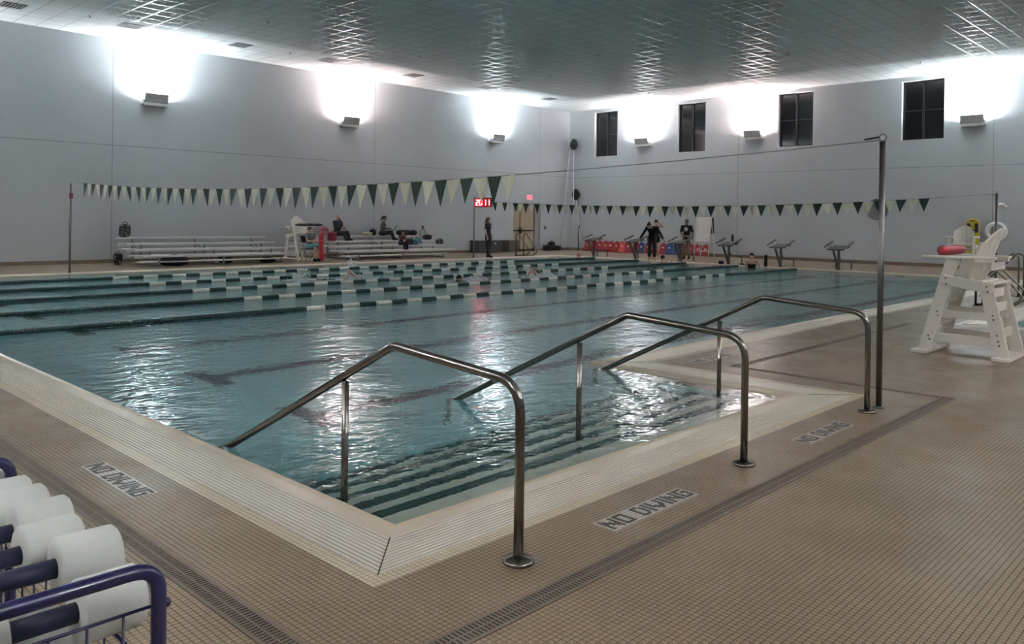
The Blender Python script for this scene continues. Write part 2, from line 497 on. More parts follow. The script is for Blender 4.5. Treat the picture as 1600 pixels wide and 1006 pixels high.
for y in LANE:
    n = 12; xa, xb = 4.55, 26.1
    for i in range(n):
        a = xa + (xb - xa) * i / n; b_ = xa + (xb - xa) * (i + 1) / n
        t.add([(a, y - .13, floor_z(a) + .004), (b_, y - .13, floor_z(b_) + .004), (b_, y + .13, floor_z(b_) + .004), (a, y + .13, floor_z(a) + .004)], [(0, 1, 2, 3)], None, 1)
    for a in (4.35, 26.1):
        t.add([(a, y - .5, floor_z(a) + .005), (a + .25, y - .5, floor_z(a + .25) + .005), (a + .25, y + .5, floor_z(a + .25) + .005), (a, y + .5, floor_z(a) + .005)], [(0, 1, 2, 3)], None, 1)
    # wall targets
    t.add([(ix1 - .004, y - .13, -1.2), (ix1 - .004, y + .13, -1.2), (ix1 - .004, y + .13, -.35), (ix1 - .004, y - .13, -.35)], [(0, 1, 2, 3)], None, 1)
struct(t.build('pool_basin', [M_pool, M_lane]))
st = MB()
for k in range(5):
    y0s = by0; y1s = by0 + 0.36 + 0.33 * k; zt = -0.17 - 0.18 * k
    zb = zt - 0.18
    st.box(((ix0 + bx1) / 2, (y0s + y1s) / 2, (zt + zb) / 2), (bx1 - ix0, y1s - y0s, zt - zb), mi=0)
    st.box(((ix0 + bx1) / 2, y1s - 0.05, zt + 0.001), (bx1 - ix0 - 0.002, 0.10, 0.004), mi=1)
    st.box(((ix0 + bx1) / 2, y1s + 0.001, zt - 0.025), (bx1 - ix0 - 0.002, 0.004, 0.05), mi=1)
struct(st.build('pool_steps', [M_tread, M_nose]))
t = MB()
qx0, qx1, qy0, qy1 = QX0 + SH, QX1 - SH, QY0 + SH, QY1 - SH
wallq(qx0, qy0, qx0, qy1, -1.2); wallq(qx0, qy1, qx1, qy1, -1.2); wallq(qx1, qy1, qx1, qy0, -1.2); wallq(qx1, qy0, qx0, qy0, -1.2)
t.add([(qx0, qy0, -1.1), (qx1, qy0, -1.1), (qx1, qy1, -1.1), (qx0, qy1, -1.1)], [(0, 1, 2, 3)])
struct(t.build('small_pool_basin', M_pool))

# water: closed volumes with a rippled top
WL = -0.023
def wave(x, y):
    act = 0.55 + 0.6 * noise.noise(Vector((x * 0.12, y * 0.12, 3.1)))
    h = 0.010 * noise.noise(Vector((x * 0.6, y * 0.8, 0))) + 0.004 * noise.noise(Vector((x * 1.9, y * 2.4, 5.0)))
    return h * max(0.35, act)
def water(name, cells, step, zb):
    idx, vs, fs = {}, [], []
    def vid(i, j, top):
        k = (i, j, top)
        if k not in idx:
            idx[k] = len(vs)
            x, y = gx[i], gy[j]
            vs.append((x, y, WL + wave(x, y) if top else zb))
        return idx[k]
    X0 = min(c[0] for c in cells); X1 = max(c[1] for c in cells); Y0 = min(c[2] for c in cells); Y1 = max(c[3] for c in cells)
    def axis(a, b, must):
        out = []
        ms = sorted({a, b} | {m for m in must if a < m < b})
        for p, q in zip(ms, ms[1:]):
            n = max(1, round((q - p) / step)); out += [p + (q - p) * k / n for k in range(n)]
        return out + [b]
    gx = axis(X0, X1, [c[i] for c in cells for i in (0, 1)]); gy = axis(Y0, Y1, [c[i] for c in cells for i in (2, 3)])
    inside = lambda i, j: 0 <= i < len(gx) - 1 and 0 <= j < len(gy) - 1 and any(c[0] < (gx[i] + gx[i + 1]) / 2 < c[1] and c[2] < (gy[j] + gy[j + 1]) / 2 < c[3] for c in cells)
    for i in range(len(gx) - 1):
        for j in range(len(gy) - 1):
            if not inside(i, j): continue
            fs.append((vid(i, j, 1), vid(i + 1, j, 1), vid(i + 1, j + 1, 1), vid(i, j + 1, 1)))
            fs.append((vid(i, j + 1, 0), vid(i + 1, j + 1, 0), vid(i + 1, j, 0), vid(i, j, 0)))
            for (di, dj), (a, b_) in (((-1, 0), ((i, j + 1), (i, j))), ((1, 0), ((i + 1, j), (i + 1, j + 1))), ((0, -1), ((i, j), (i + 1, j))), ((0, 1), ((i + 1, j + 1), (i, j + 1)))):
                if not inside(i + di, j + dj):
                    fs.append((vid(*a, 1), vid(*a, 0), vid(*b_, 0), vid(*b_, 1)))
    me = bpy.data.meshes.new(name); me.from_pydata(vs, [], fs); me.materials.append(M_water)
    for p in me.polygons: p.use_smooth = p.normal.z > 0.5
    o = bpy.data.objects.new(name, me); C.objects.link(o)
    o['kind'] = 'structure'
    return o
water('pool_water', [(PX0 - .09, PX1 + .09, PY0 - .09, PY1 + .09), (PX0 - .09, BX1 + .09, BY0 - .09, PY0 - .09)], 0.11, -2.35)
water('small_pool_water', [(QX0 - .09, QX1 + .09, QY0 - .09, QY1 + .09)], 0.2, -1.25)

# ------------------------------------------------------------------ walls, ceiling, windows, door
WT = 0.35
WIN = [(24.93, 26.42), (19.86, 21.40), (14.72, 16.30), (9.62, 11.18)]; WZ0, WZ1 = 4.90, 7.22
DX0, DX1, DZ = 29.40, 31.45, 2.42
def wall_cells(mb, axis, at, a0, a1, z1, holes, thick):
    """wall panel slabs around rectangular openings; thick is signed away from the room"""
    us = sorted({a0, a1} | {h[0] for h in holes} | {h[1] for h in holes}); zs = sorted({0.0, z1} | {h[2] for h in holes} | {h[3] for h in holes})
    for i in range(len(us) - 1):
        for j in range(len(zs) - 1):
            u, z = (us[i] + us[i + 1]) / 2, (zs[j] + zs[j + 1]) / 2
            if any(h[0] < u < h[1] and h[2] < z < h[3] for h in holes): continue
            du, dz = us[i + 1] - us[i], zs[j + 1] - zs[j]
            c = (u, at + thick / 2, z) if axis == 0 else (at + thick / 2, u, z)
            d = (du, abs(thick), dz) if axis == 0 else (abs(thick), du, dz)
            mb.box(c, d)
w = MB(); wall_cells(w, 0, WY1, WX0 - .3, WX1 + .3, CEIL, [(DX0, DX1, 0, DZ)], .35); struct(w.build('wall_left', M_wallL))
w = MB(); wall_cells(w, 1, WX1, WY0 - .3, WY1, CEIL, [(a, b_, WZ0, WZ1) for a, b_ in WIN], .35); struct(w.build('wall_end', M_wallR))
w = MB(); w.box(((WX0 + WX1) / 2, WY0 - .15, CEIL / 2), (WX1 - WX0 + .6, .3, CEIL)); struct(w.build('wall_near', M_wallL))
w = MB(); w.box((WX0 - .15, (WY0 + WY1) / 2, CEIL / 2), (.3, WY1 - WY0, CEIL)); struct(w.build('wall_back', M_wallR))
w = MB(); w.box(((WX0 + WX1) / 2, (WY0 + WY1) / 2, CEIL + .1), (WX1 - WX0 + .9, WY1 - WY0 + .9, .2)); struct(w.build('ceiling', M_ceil))
b1 = MB(); b1.box(((WX0 + DX0) / 2, WY1 - .008, .06), (DX0 - WX0, .016, .12)); b1.box(((DX1 + WX1) / 2, WY1 - .008, .06), (WX1 - DX1 - .02, .016, .12)); struct(b1.build('baseboard_left', M_base))
b1 = MB(); b1.box((WX1 - .008, (WY0 + WY1) / 2, .07), (.016, WY1 - WY0 - .04, .14)); struct(b1.build('baseboard_end', M_base))
M_frame = mat('dark_window_frame', (0.018, 0.018, 0.02), 0.4)
M_reveal = mat('white_reveal', (0.62, 0.63, 0.64), 0.6)
def glass_mat():
    m, nt, b = new_mat('night_glass')
    v = ob_coords(nt)
    nt.links.new(mixc(nt, noise_n(nt, v, 1.5), (0.006, 0.006, 0.008), (0.012, 0.012, 0.014)), b.inputs['Base Color'])
    b.inputs['Roughness'].default_value = 0.06; b.inputs['Specular IOR Level'].default_value = 0.6
    return m
M_glass = glass_mat()
for i, (a, b_) in enumerate(WIN):
    r = MB(); cy, cz = (a + b_) / 2, (WZ0 + WZ1) / 2; hw, hh = b_ - a, WZ1 - WZ0; xf = WX1 + .20
    fw = .055
    r.box((xf, a + fw / 2, cz), (.07, fw, hh)); r.box((xf, b_ - fw / 2, cz), (.07, fw, hh))
    r.box((xf, cy, WZ0 + fw / 2), (.07, hw, fw)); r.box((xf, cy, WZ1 - fw / 2), (.07, hw, fw))
    r.box((xf, cy + .02, cz), (.08, .07, hh)); r.box((xf, cy, cz), (.06, hw, .04))
    fo = struct(r.build('window_%d' % (i + 1), M_frame))
    g = MB(); g.box((xf + .03, cy, cz), (.012, hw, hh)); g.build('pane', M_glass, fo)
    sl = MB()
    sl.box((WX1 + .10, cy, WZ0 + .006), (.20, hw, .012)); sl.box((WX1 + .10, a + .006, cz), (.20, .012, hh)); sl.box((WX1 + .10, b_ - .006, cz), (.20, .012, hh)); sl.box((WX1 + .10, cy, WZ1 - .006), (.20, hw, .012))
    sl.build('reveal', M_reveal, fo)
# door leaf, set back in its opening
M_door = mat('tan_door', (0.42, 0.33, 0.23), 0.5)
M_black = mat('black_metal', (0.012, 0.012, 0.013), 0.4)
d = MB(); d.box(((DX0 + DX1) / 2 - .17, WY1 + .16, 1.16), (DX1 - DX0 - .34, .05, 2.30)); door = struct(d.build('door_1', M_door, bevel=.004))
f = MB()
for x in (DX0 + .03, DX1 - .36): f.box((x, WY1 + .14, DZ / 2), (.05, .09, DZ))
f.box(((DX0 + DX1) / 2 - .17, WY1 + .14, DZ - .03), (DX1 - DX0 - .34, .09, .06)); f.build('door_frame', mat('door_frame_brown', (0.12, 0.10, 0.09), .5), door)
f = MB(); f.box((DX1 - .17, WY1 + .14, DZ / 2), (.34, .10, DZ)); f.build('side_panel', mat('grey_door_side', (0.30, 0.30, 0.30), .6), door)
f = MB(); f.box((DX0 + .62, WY1 + .125, 1.16), (.03, .02, 2.3)); f.build('astragal', M_frame, door)
f = MB(); f.box((30.2, WY1 + .09, 1.03), (1.5, .05, .07)); f.ell((DX0 + .62, WY1 + .09, 1.04), (.16, .05, .16)); f.build('push_bar', M_black, door)
f = MB(); f.box((30.3, WY1 + .10, .05), (1.7, .03, .10)); f.build('kick_plate', M_black, door)

# trench drains (slotted metal channels)
def drain(a, b_, w_, label, grp):
    """axis-aligned slotted drain between two floor points"""
    ax = 0 if abs(a[0] - b_[0]) > abs(a[1] - b_[1]) else 1
    L = abs(a[ax] - b_[ax]); lo = min(a[ax], b_[ax]); cc = a[1 - ax]
    fr = MB(); sl = MB()
    def bx(m, u, v, z, du, dv, dz):
        c = (u, v, z) if ax == 0 else (v, u, z); dd = (du, dv, dz) if ax == 0 else (dv, du, dz)
        m.box(c, dd)
    bx(fr, lo + L / 2, cc - w_ / 2 + .010, .0015, L, .020, .005); bx(fr, lo + L / 2, cc + w_ / 2 - .010, .0015, L, .020, .005); bx(fr, lo + L / 2, cc, .0015, L, .01, .005)
    n = int(L / .022)
    for k in range(n):
        for s_ in (-1, 1): bx(sl, lo + .012 + k * .022, cc + s_ * w_ * .20, .0015, .012, w_ * .32, .005)
    base = MB(); bx(base, lo + L / 2, cc, .0005, L, w_, .0016)
    r = thing('trench_drain', label, 'floor drain', (0, 0, 0), group=grp)
    base.build('channel', M_dark, r); fr.build('frame', M_drain, r); sl.build('grate', M_drain, r)
drain((1.66, 2.28), (1.66, 19.0), .13, 'long slotted floor drain beside the left pool edge and the foam dumbbell cart', None)
drain((1.60, 2.34), (8.50, 2.34), .13, 'slotted floor drain in front of the three entry handrails', None)
drain((8.44, 2.41), (8.44, 4.60), .09, 'short slotted floor drain crossing behind the nearest tall flag pole', None)
drain((8.40, 4.56), (14.2, 4.56), .09, 'slotted floor drain running towards the second pool past the white chair', None)

# ------------------------------------------------------------------ wall uplights
M_sc = mat('sconce_housing', (0.36, 0.36, 0.36), 0.5)
M_sc2 = mat('sconce_lower', (0.52, 0.53, 0.50), 0.5)
M_lamp = mat('sconce_lamp', (0.9, 0.9, 0.9), 0.5, emit=(1, 0.98, 0.95), es=40)
def make_sconce(label):
    r = thing('wall_uplight', label, 'wall light', group='uplights on the pool walls')
    h = MB()
    n = 8; prof = [(0.03, -0.19), (0.22, -0.20), (0.30, -0.03), (0.295, -0.02), (0.37, 0.21), (0.355, 0.215), (0.275, -0.015), (0.05, -0.05)]
    pts = [(-0.40, y, z) for y, z in prof] + [(0.40, y, z) for y, z in prof]
    k = len(prof)
    h.add(pts, [tuple(reversed(range(k))), tuple(range(k, 2 * k))] + [(i, (i + 1) % k, k + (i + 1) % k, k + i) for i in range(k)])
    h.build('shade', M_sc, r, bevel=.004)
    b = MB(); b.box((0, 0.155, -0.135), (.80, .23, .13)); b.build('housing', M_sc2, r, bevel=.01)
    b = MB(); b.box((0, 0.02, -0.05), (.62, .04, .22)); b.build('wall_plate', M_reveal, r)
    for s in (-1, 1):
        b = MB(); b.prism([(0.02, -.14), (.22, -.15), (.28, .07), (.05, -.02)], -.006, .006, Matrix(((0, 0, 1, s * .405), (1, 0, 0, 0), (0, 1, 0, 0), (0, 0, 0, 1))))
        b.build('end_cap', M_reveal, r)
    b = MB(); b.box((0, .13, -0.04), (.62, .12, .02)); b.build('lamp', M_lamp, r)
    return r
SL = {0: None, 1: 'wall uplight on the long left wall, first from the left above the empty bleachers',
      2: 'wall uplight on the long left wall with a pinkish glow, middle one of three',
      3: 'wall uplight on the long left wall nearest the room corner, above the red digital clock',
      4: 'wall uplight between the first and second window from the room corner',
      5: 'wall uplight with a warm glow just left of the third window from the corner',
      6: 'wall uplight right of the last and largest window, above the ring buoy'}
s0 = None
for i in range(1, 7):
    x, y, w_, tint, watts = SCONCES[i]
    s = make_sconce(SL[i]) if s0 is None else dup(s0, label=SL[i])
    s0 = s0 or s
    s.matrix_world = wall_frame(x, y, w_) @ Matrix.Translation((0, 0, SC_Z - 0.02))

# ------------------------------------------------------------------ ceiling diffusers and sprinklers
M_vent = mat('vent_grey', (0.22, 0.22, 0.23), 0.6)
M_ventd = mat('vent_dark', (0.03, 0.03, 0.03), 0.8)
def make_vent(label):
    r = thing('air_vent', label, 'ceiling vent', group='air vents in the ceiling along the left wall')
    a = MB(); a.box((0, 0, -.004), (.58, .58, .008)); a.build('back_plate', M_ventd, r)
    a = MB()
    for s in (-1, 1): a.box((0, s * .29, -.012), (.61, .03, .02)); a.box((s * .29, 0, -.012), (.03, .58, .02))
    a.build('frame', M_vent, r)
    a = MB()
    for k in range(6): a.box((-.23 + k * .092, 0, -.014), (.022, .56, .016))
    for k in range(5): a.box((0, -.2 + k * .1, -.012), (.56, .014, .012))
    a.build('louvre', M_vent, r)
    return r
v0 = None
vl = ['at the top left edge of the ceiling', 'second from the left edge', 'third from left edge', 'above the uplight with the pinkish glow', 'right of the pinkish uplight', 'above the uplight nearest the corner', 'closest to the room corner']
for x, l in zip((6.7, 9.9, 13.5, 17.0, 21.0, 25.2, 29.3), vl):
    lab = 'grey louvred air vent in the tiled ceiling, ' + l
    v = make_vent(lab) if v0 is None else dup(v0, label=lab)
    v0 = v0 or v; v.location = (x, 25.75, CEIL)
M_head = mat('sprinkler_metal', (0.10, 0.10, 0.10), 0.5)
random.seed(3)
k = 0
hx = [(8.6, 25.4), (12.4, 22.0), (15.3, 25.6), (18.6, 22.5), (23.4, 25.6), (17.5, 17.5), (22.5, 17.5), (26.5, 12.5), (29.5, 17.4), (30.8, 9.6), (30.7, 21.0), (24.5, 21.5)]
base_head = None
for x, y in hx:
    if base_head is None:
        m_ = MB(); m_.lathe([(.035, 0), (.035, -.01), (.012, -.012), (.012, -.05), (.03, -.052), (.03, -.058)], 10)
        base_head = m_.build('sprinkler_head', M_head); o = base_head
    else:
        o = base_head.copy(); C.objects.link(o)
    o.location = (x, y, CEIL)
    tag(o, 'tiny dark sprinkler head hanging from the tiled ceiling', 'sprinkler', 'sprinkler heads in the ceiling')

# ------------------------------------------------------------------ entry handrails
RT = 0.0245
def make_handrail(label):
    r = thing('entry_handrail', label, 'handrail', group='stainless handrails at the pool entry steps')
    pts = fillet([(0, 0, 0.004), (0, 0, 0.86), (0, .98, 0.925), (0, 2.82, -0.0), (0, 3.0, -.09), (0, 3.0, -.95)], [.17, .12, .05, .10], 10)
    a = MB(); a.tube(pts, RT, 16); a.build('rail', M_steel, r)
    a = MB(); a.tube([(0, 1.44, -.42), (0, 1.44, .66)], RT * .9, 14); a.build('post', M_steel, r)
    a = MB(); a.lathe([(.075, .001), (.078, .008), (.07, .02), (.035, .026), (.027, .03)], 28); a.build('base_flange', M_steel, r)
    return r
hl = ['stainless steel entry handrail nearest the camera, standing by the pool corner', 'middle of the three stainless entry handrails, between the near one and the far one', 'farthest stainless entry handrail, standing beside the tall steel pole']
h0 = None
for (x, y), l in zip(((2.85, 2.66), (5.09, 2.67), (7.29, 2.665)), hl):
    h = make_handrail(l) if h0 is None else dup(h0, label=l)
    h0 = h0 or h; h.location = (x, y, 0)

# ------------------------------------------------------------------ flag poles and pennant lines
def pole(x, y, H, r, label, ring_=True):
    t_ = thing('flag_pole', label, 'pole', (x, y, 0), group='poles holding the backstroke flag lines')
    a = MB(); a.tube([(0, 0, 0), (0, 0, H)], r, 18); a.build('pole_tube', M_steel2, t_)
    a = MB(); a.lathe([(r * 1.9, .001), (r * 1.9, .012), (r * 1.1, .016)], 20); a.build('base_flange', M_steel2, t_)
    a = MB(); a.lathe([(r * 1.06, H - .004), (r * 1.06, H + .006), (r * .4, H + .012)], 16); a.build('pole_cap', M_black, t_)
    a = MB(); a.tube([(0, .03 * cos(2 * pi * i / 14), H + .045 + .03 * sin(2 * pi * i / 14)) for i in range(14)], .005, 6, closed=True)
    a.build('eye_ring', M_steel, t_)
    return t_
pR = pole(7.54, 2.655, 2.37, .026, 'tall steel pole standing beside the farthest entry handrail')
a = MB(); a.tube([(0, .03, 2.42), (0, .07, 2.415), (0, .16, 2.405)], .009, 6); a.build('rope_hook', M_black, pR)
pL = pole(7.68, 24.0, 2.42, .03, 'steel pole with a small red box at the far left pool edge')
a = MB(); a.box((0, -.03, 2.10), (.09, .08, .16)); a.build('clamp_box', mat('dull_red', (0.22, 0.03, 0.03), .5), pL, bevel=.005)
pF = pole(22.98, 5.33, 2.40, .032, 'steel pole behind the big white lifeguard chair, in front of the ring buoy')
M_fd = mat('pennant_green', (0.012, 0.035, 0.02), 0.7, 0, .15, 30)
M_fc = mat('pennant_cream', (0.62, 0.62, 0.47), 0.7, 0, .1, 30)
M_cord = mat('cord_white', (0.45, 0.45, 0.42), 0.7)
M_cordg = mat('cord_grey', (0.2, 0.2, 0.2), 0.7)
def flag_line(label, X, ya, yb, za, zb, zf, y0, n, pitch, hgt, seed):
    rnd = random.Random(seed)
    t_ = thing('pennant_line', label, 'flag line', (X, 0, 0))
    a = MB(); ys_ = [ya + (yb - ya) * i / 80 for i in range(81)]
    def z_(y):
        return zf(y)
    a.tube([(0, y, z_(y)) for y in ys_], .005, 6); a.build('cord', M_cordg, t_)
    for k in range(n):
        pk = pitch if (k < 38 or n > 56) else .2675
        y1 = y0 - k * pitch if (k < 38 or n > 56) else y0 - 38 * pitch - (k - 38) * .2675
        w2 = pk * .985
        top = lambda u: Vector((0, y1 - u * w2, z_(y1 - u * w2)))
        sway = rnd.uniform(-.05, .05); h = hgt * rnd.uniform(.92, 1.05); curl = rnd.uniform(-.03, .03); tipy = y1 - w2 / 2 + rnd.uniform(-.02, .02)
        vs = []; rows, cols = 5, 4
        for side in (0.0012, -0.0012):
            for i in range(rows + 1):
                q = i / rows
                for j in range(cols + 1):
                    u = j / cols
                    p = top(u) * (1 - q) + Vector((0, tipy, z_(y1 - w2 / 2) - h)) * q
                    p += Vector((sway * q + curl * sin(u * pi * 2) * (1 - q) + side, 0, 0))
                    vs.append(p)
        off = (rows + 1) * (cols + 1); fs = []
        for i in range(rows):
            for j in range(cols):
                a0 = i * (cols + 1) + j
                q = (a0, a0 + 1, a0 + cols + 2, a0 + cols + 1)
                fs.append(q); fs.append(tuple(off + v_ for v_ in reversed(q)))
        m_ = MB(); m_.add(vs, fs, None, 0, True)
        o = m_.build('pennant', M_fd if k % 2 == 0 else M_fc, t_)
        o['label'] = 'dark green pennant' if k % 2 == 0 else 'cream pennant'
    return t_
flag_line('near line of green and cream pennants strung from the left pole to the tall pole', 7.6, 23.97, 2.70, 0, 0,
          lambda y: 2.13 + .32 * ((y - 12.6) / 10.8) ** 2, 22.77, 56, .2826, .365, 1)
flag_line('far line of green and cream triangular pennants strung in front of the starting blocks', 22.98, 24.2, 5.36, 0, 0,
          lambda y: 2.11 + (.32 if y < 14.5 else .2) * ((y - 14.5) / 9.3) ** 2, 23.15, 57, .2855, .36, 2)
# digital clock on its own pole
cl = thing('digital_clock', 'red digital clock reading 20:11 on a thin pole left of the standing woman', 'clock', (23.08, 24.28, 0))
a = MB(); a.tube([(0, 0, 0), (0, 0, 2.52)], .03, 12); a.build('pole_tube', M_steel2, cl)
a = MB(); a.box((0, -.52, 2.27), (.09, .98, .36)); a.build('case', mat('clock_case', (0.10, 0.008, 0.012), .4), cl, bevel=.01)
a = MB(); a.box((0, -.52, 2.455), (.12, 1.0, .02)); a.box((0, -.52, 2.085), (.12, 1.0, .02)); a.build('trim', mat('clock_trim', (.45, .2, .2), .5), cl)
M_dig = mat('clock_digit', (0.8, 0.2, 0.2), .5, emit=(1.0, 0.16, 0.17), es=8)
M_face = mat('clock_face', (0.30, 0.01, 0.02), .4, emit=(1, 0.02, 0.04), es=0.15)
a = MB(); a.box((-.047, -.52, 2.27), (.004, .94, .32)); a.build('face', M_face, cl)
SEG = {'2': 'abged', '0': 'abcdef', '1': 'bc'}
def seg_digit(mb, ch, y, z, w_, h_, th):
    for s in SEG[ch]:
        if s in 'agd':
            zz = {'a': z + h_ / 2, 'g': z, 'd': z - h_ / 2}[s]; mb.box((-.053, y, zz), (.008, w_, th))
        else:
            zz = z + (h_ / 4 if s in 'bf' else -h_ / 4); yy = y - w_ / 2 if s in 'bc' else y + w_ / 2
            mb.box((-.053, yy, zz), (.008, th, h_ / 2 + th * .6))
# viewed from -x, +y is to the left
a = MB()
for ch, y in zip('2011', (-.22, -.42, -.66, -.86)): seg_digit(a, ch, y, 2.27, .12, .20, .038)
a.box((-.053, -.535, 2.32), (.008, .03, .03)); a.box((-.053, -.535, 2.22), (.008, .03, .03))
a.build('digits', M_dig, cl)

# ------------------------------------------------------------------ lane ropes
M_rd = mat('float_dark_green', (0.008, 0.045, 0.042), 0.4, 0, .2, 30)
M_rw = mat('float_cream', (0.82, 0.82, 0.72), 0.45, 0, .08, 30)
def disc_mesh(name, L, material, R=.050):
    p = .0335; n = max(1, round(L / p)); p = L / n; prof = []
    for k in range(n):
        x = k * p
        prof += [(R * .62, x + .001), (R, x + p * .22), (R, x + p * .70), (R * .62, x + p * .93)]
    m_ = MB(); m_.lathe(prof, 10, Matrix.Rotation(pi / 2, 4, 'Y'))
    return m_.build(name, material)
seg_dark = disc_mesh('float_section', 5.0, M_rd); seg_w = disc_mesh('float_section', .375, M_rw); seg_d = disc_mesh('float_section', .375, M_rd)
rl = ['lane rope closest to the left wall, farthest of the five', 'second lane rope out from the left wall', 'middle lane rope of the five across the pool', 'fourth lane rope from the left wall, second nearest the camera', 'lane rope nearest the camera, going slack at its left end']
first = [True] * 3
for q, l in enumerate(rl):
    y = PY1 - (PY1 - PY0) / 8 * (q + 1)
    y += {0: 0, 1: 0, 2: 0, 3: 0, 4: -.0}[q]
    t_ = thing('lane_rope', 'dark green and cream ' + l, 'lane rope', (0, y, -.005), group='floating lane ropes across the pool')
    a = MB(); a.tube([(PX0 - .02, 0, -.03)] + [(PX0 + .02 + i * .5, 0, -.0) for i in range(50)] + [(PX1 + .02, 0, -.03)], .006, 6); a.build('cable', M_cord, t_)
    def put(src, idx, x, lab):
        if first[idx]: o = src; first[idx] = False
        else: o = src.copy(); C.objects.link(o)
        o.parent = t_; o.location = (x, 0, 0); o['label'] = lab
    put(seg_dark, 0, 2.87, 'long dark green end section')
    for k in range(39):
        x = 7.88 + k * .375
        if k % 2 == 0: put(seg_w, 1, x, 'cream float section')
        else: put(seg_d, 2, x, 'dark green float section')
    put(seg_dark, 0, 7.88 + 39 * .375, 'long dark green end section')

# ------------------------------------------------------------------ lifeguard chairs
M_white = mat('white_recycled_board', (0.72, 0.67, 0.60), 0.5, 0, .05, 10, .05)
M_bolt = mat('bolt_dark', (0.06, 0.05, 0.04), 0.5)
def make_lifeguard_chair(label):
    r = thing('lifeguard_chair', label, 'lifeguard chair')
    X = .36
    for s in (-1, 1):
        a = MB(); a.bar((s * X, .385, .035), (s * X, .065, 1.22), .045, .15); a.build('leg', M_white, r, bevel=.005)
        a = MB(); a.bar((s * X, -.50, .035), (s * X, -.30, .92), .045, .15); a.build('leg', M_white, r, bevel=.005)
        a = MB(); a.bar((s * (X + .045), .17, .95), (s * (X + .045), -.40, .865), .04, .125); a.build('seat_rail', M_white, r, bevel=.005)
        a = MB(); a.bar((s * (X - .042), .30, .51), (s * (X - .042), -.40, .51), .035, .09); a.build('cross_board', M_white, r, bevel=.004)
        a = MB(); a.bar((s * (X - .042), .36, .205), (s * (X - .042), -.46, .205), .035, .11); a.build('cross_board', M_white, r, bevel=.004)
        a = MB(); a.box((s * X, .0, 1.235), (.15, .82, .03)); a.box((s * (X + .02), -.29, 1.20), (.10, .20, .04)); a.build('armrest', M_white, r, bevel=.008)
        bb = MB()
        for y, z in ((.335, .22), (.32, .18), (.235, .54), (.225, .49), (.12, .90), (.13, .97), (-.33, .89), (-.34, .83), (-.39, .54), (-.40, .49), (-.455, .23), (-.465, .18), (-.44, .30)):
            bb.lathe([(.011, 0), (.011, .006)], 8, Matrix.Translation((s * (X + .024 if z < .8 else X + .066), y, z)) @ Matrix.Rotation(s * pi / 2, 4, 'Y'))
        bb.build('bolt', M_bolt, r)
    for y, nm in ((.42, 'foot_board'), (-.50, 'foot_board')):
        a = MB(); a.box((0, y, .02), (.98, .20, .038)); a.build(nm, M_white, r, bevel=.006)
    a = MB()
    for z, y in ((.36, .32), (.66, .24)): a.box((0, y, z), (.70, .10, .035))
    a.build('step', M_white, r, bevel=.004)
    a = MB()
    for z, y in ((.30, -.43), (.62, -.365), (.80, -.33)): a.box((0, y, z), (.74, .035, .11))
    a.build('rear_rail', M_white, r, bevel=.004)
    a = MB()
    for k in range(5):
        y = .16 - k * .125; a.bar((-.38, y, .985 - k * .016), (.38, y, .985 - k * .016), .115, .03, (0, 1, -.13))
    a.build('seat', M_white, r, bevel=.005)
    # fanned, slightly hollow backrest of five boards with a round top
    a = MB(); n = 5; bw = .118
    for k in range(n):
        u = k - 2; pts = []
        H = (.63, .71, .74, .71, .63)[k]
        x0, x1 = (u - .48) * bw, (u + .48) * bw
        def back_pt(x, h): # h up the back
            return Vector((x * (1 + .06 * h), -.17 - .25 * h - .07 * h * h + .12 * (abs(x) / .3) ** 2, .90 + h * .97))
        rows = 8; vs = []
        for off in (0, -.028):
            for i in range(rows + 1):
                for x in (x0, x1):
                    hh = H * i / rows
                    if i == rows: hh = .74 * sqrt(max(0, 1 - (x / .36) ** 2)) * .92 + .06
                    p = back_pt(x, hh); vs.append(p + Vector((0, off, off * .3)))
        o_ = 2 * (rows + 1); fs = [(0, 1, 1 + o_, o_), (2 * rows, 2 * rows + o_, 2 * rows + 1 + o_, 2 * rows + 1)]
        for i in range(rows):
            b0 = 2 * i
            fs += [(b0, b0 + 2, b0 + 3, b0 + 1), (o_ + b0, o_ + b0 + 1, o_ + b0 + 3, o_ + b0 + 2), (b0, o_ + b0, o_ + b0 + 2, b0 + 2), (b0 + 1, b0 + 3, o_ + b0 + 3, o_ + b0 + 1)]
        a.add(vs, fs)
    a.build('backrest', M_white, r, bevel=.004)
    a = MB(); a.box((0, -.34, 1.13), (.66, .035, .09)); a.build('back_brace', M_white, r, bevel=.004)
    return r
lc = make_lifeguard_chair('big white lifeguard chair right of the tall pole, red tube on its arms')
lc.location = (11.62, 3.02, 0); 
lc2 = dup(lc, (30.0, 7.95, 0), pi / 2 + .05, 'white lifeguard chair in front of the yellow spine board on the far deck')
lc3 = dup(lc, (16.42, 26.55, 0), pi, 'white lifeguard chair between the two bleachers, black tube across its arms')

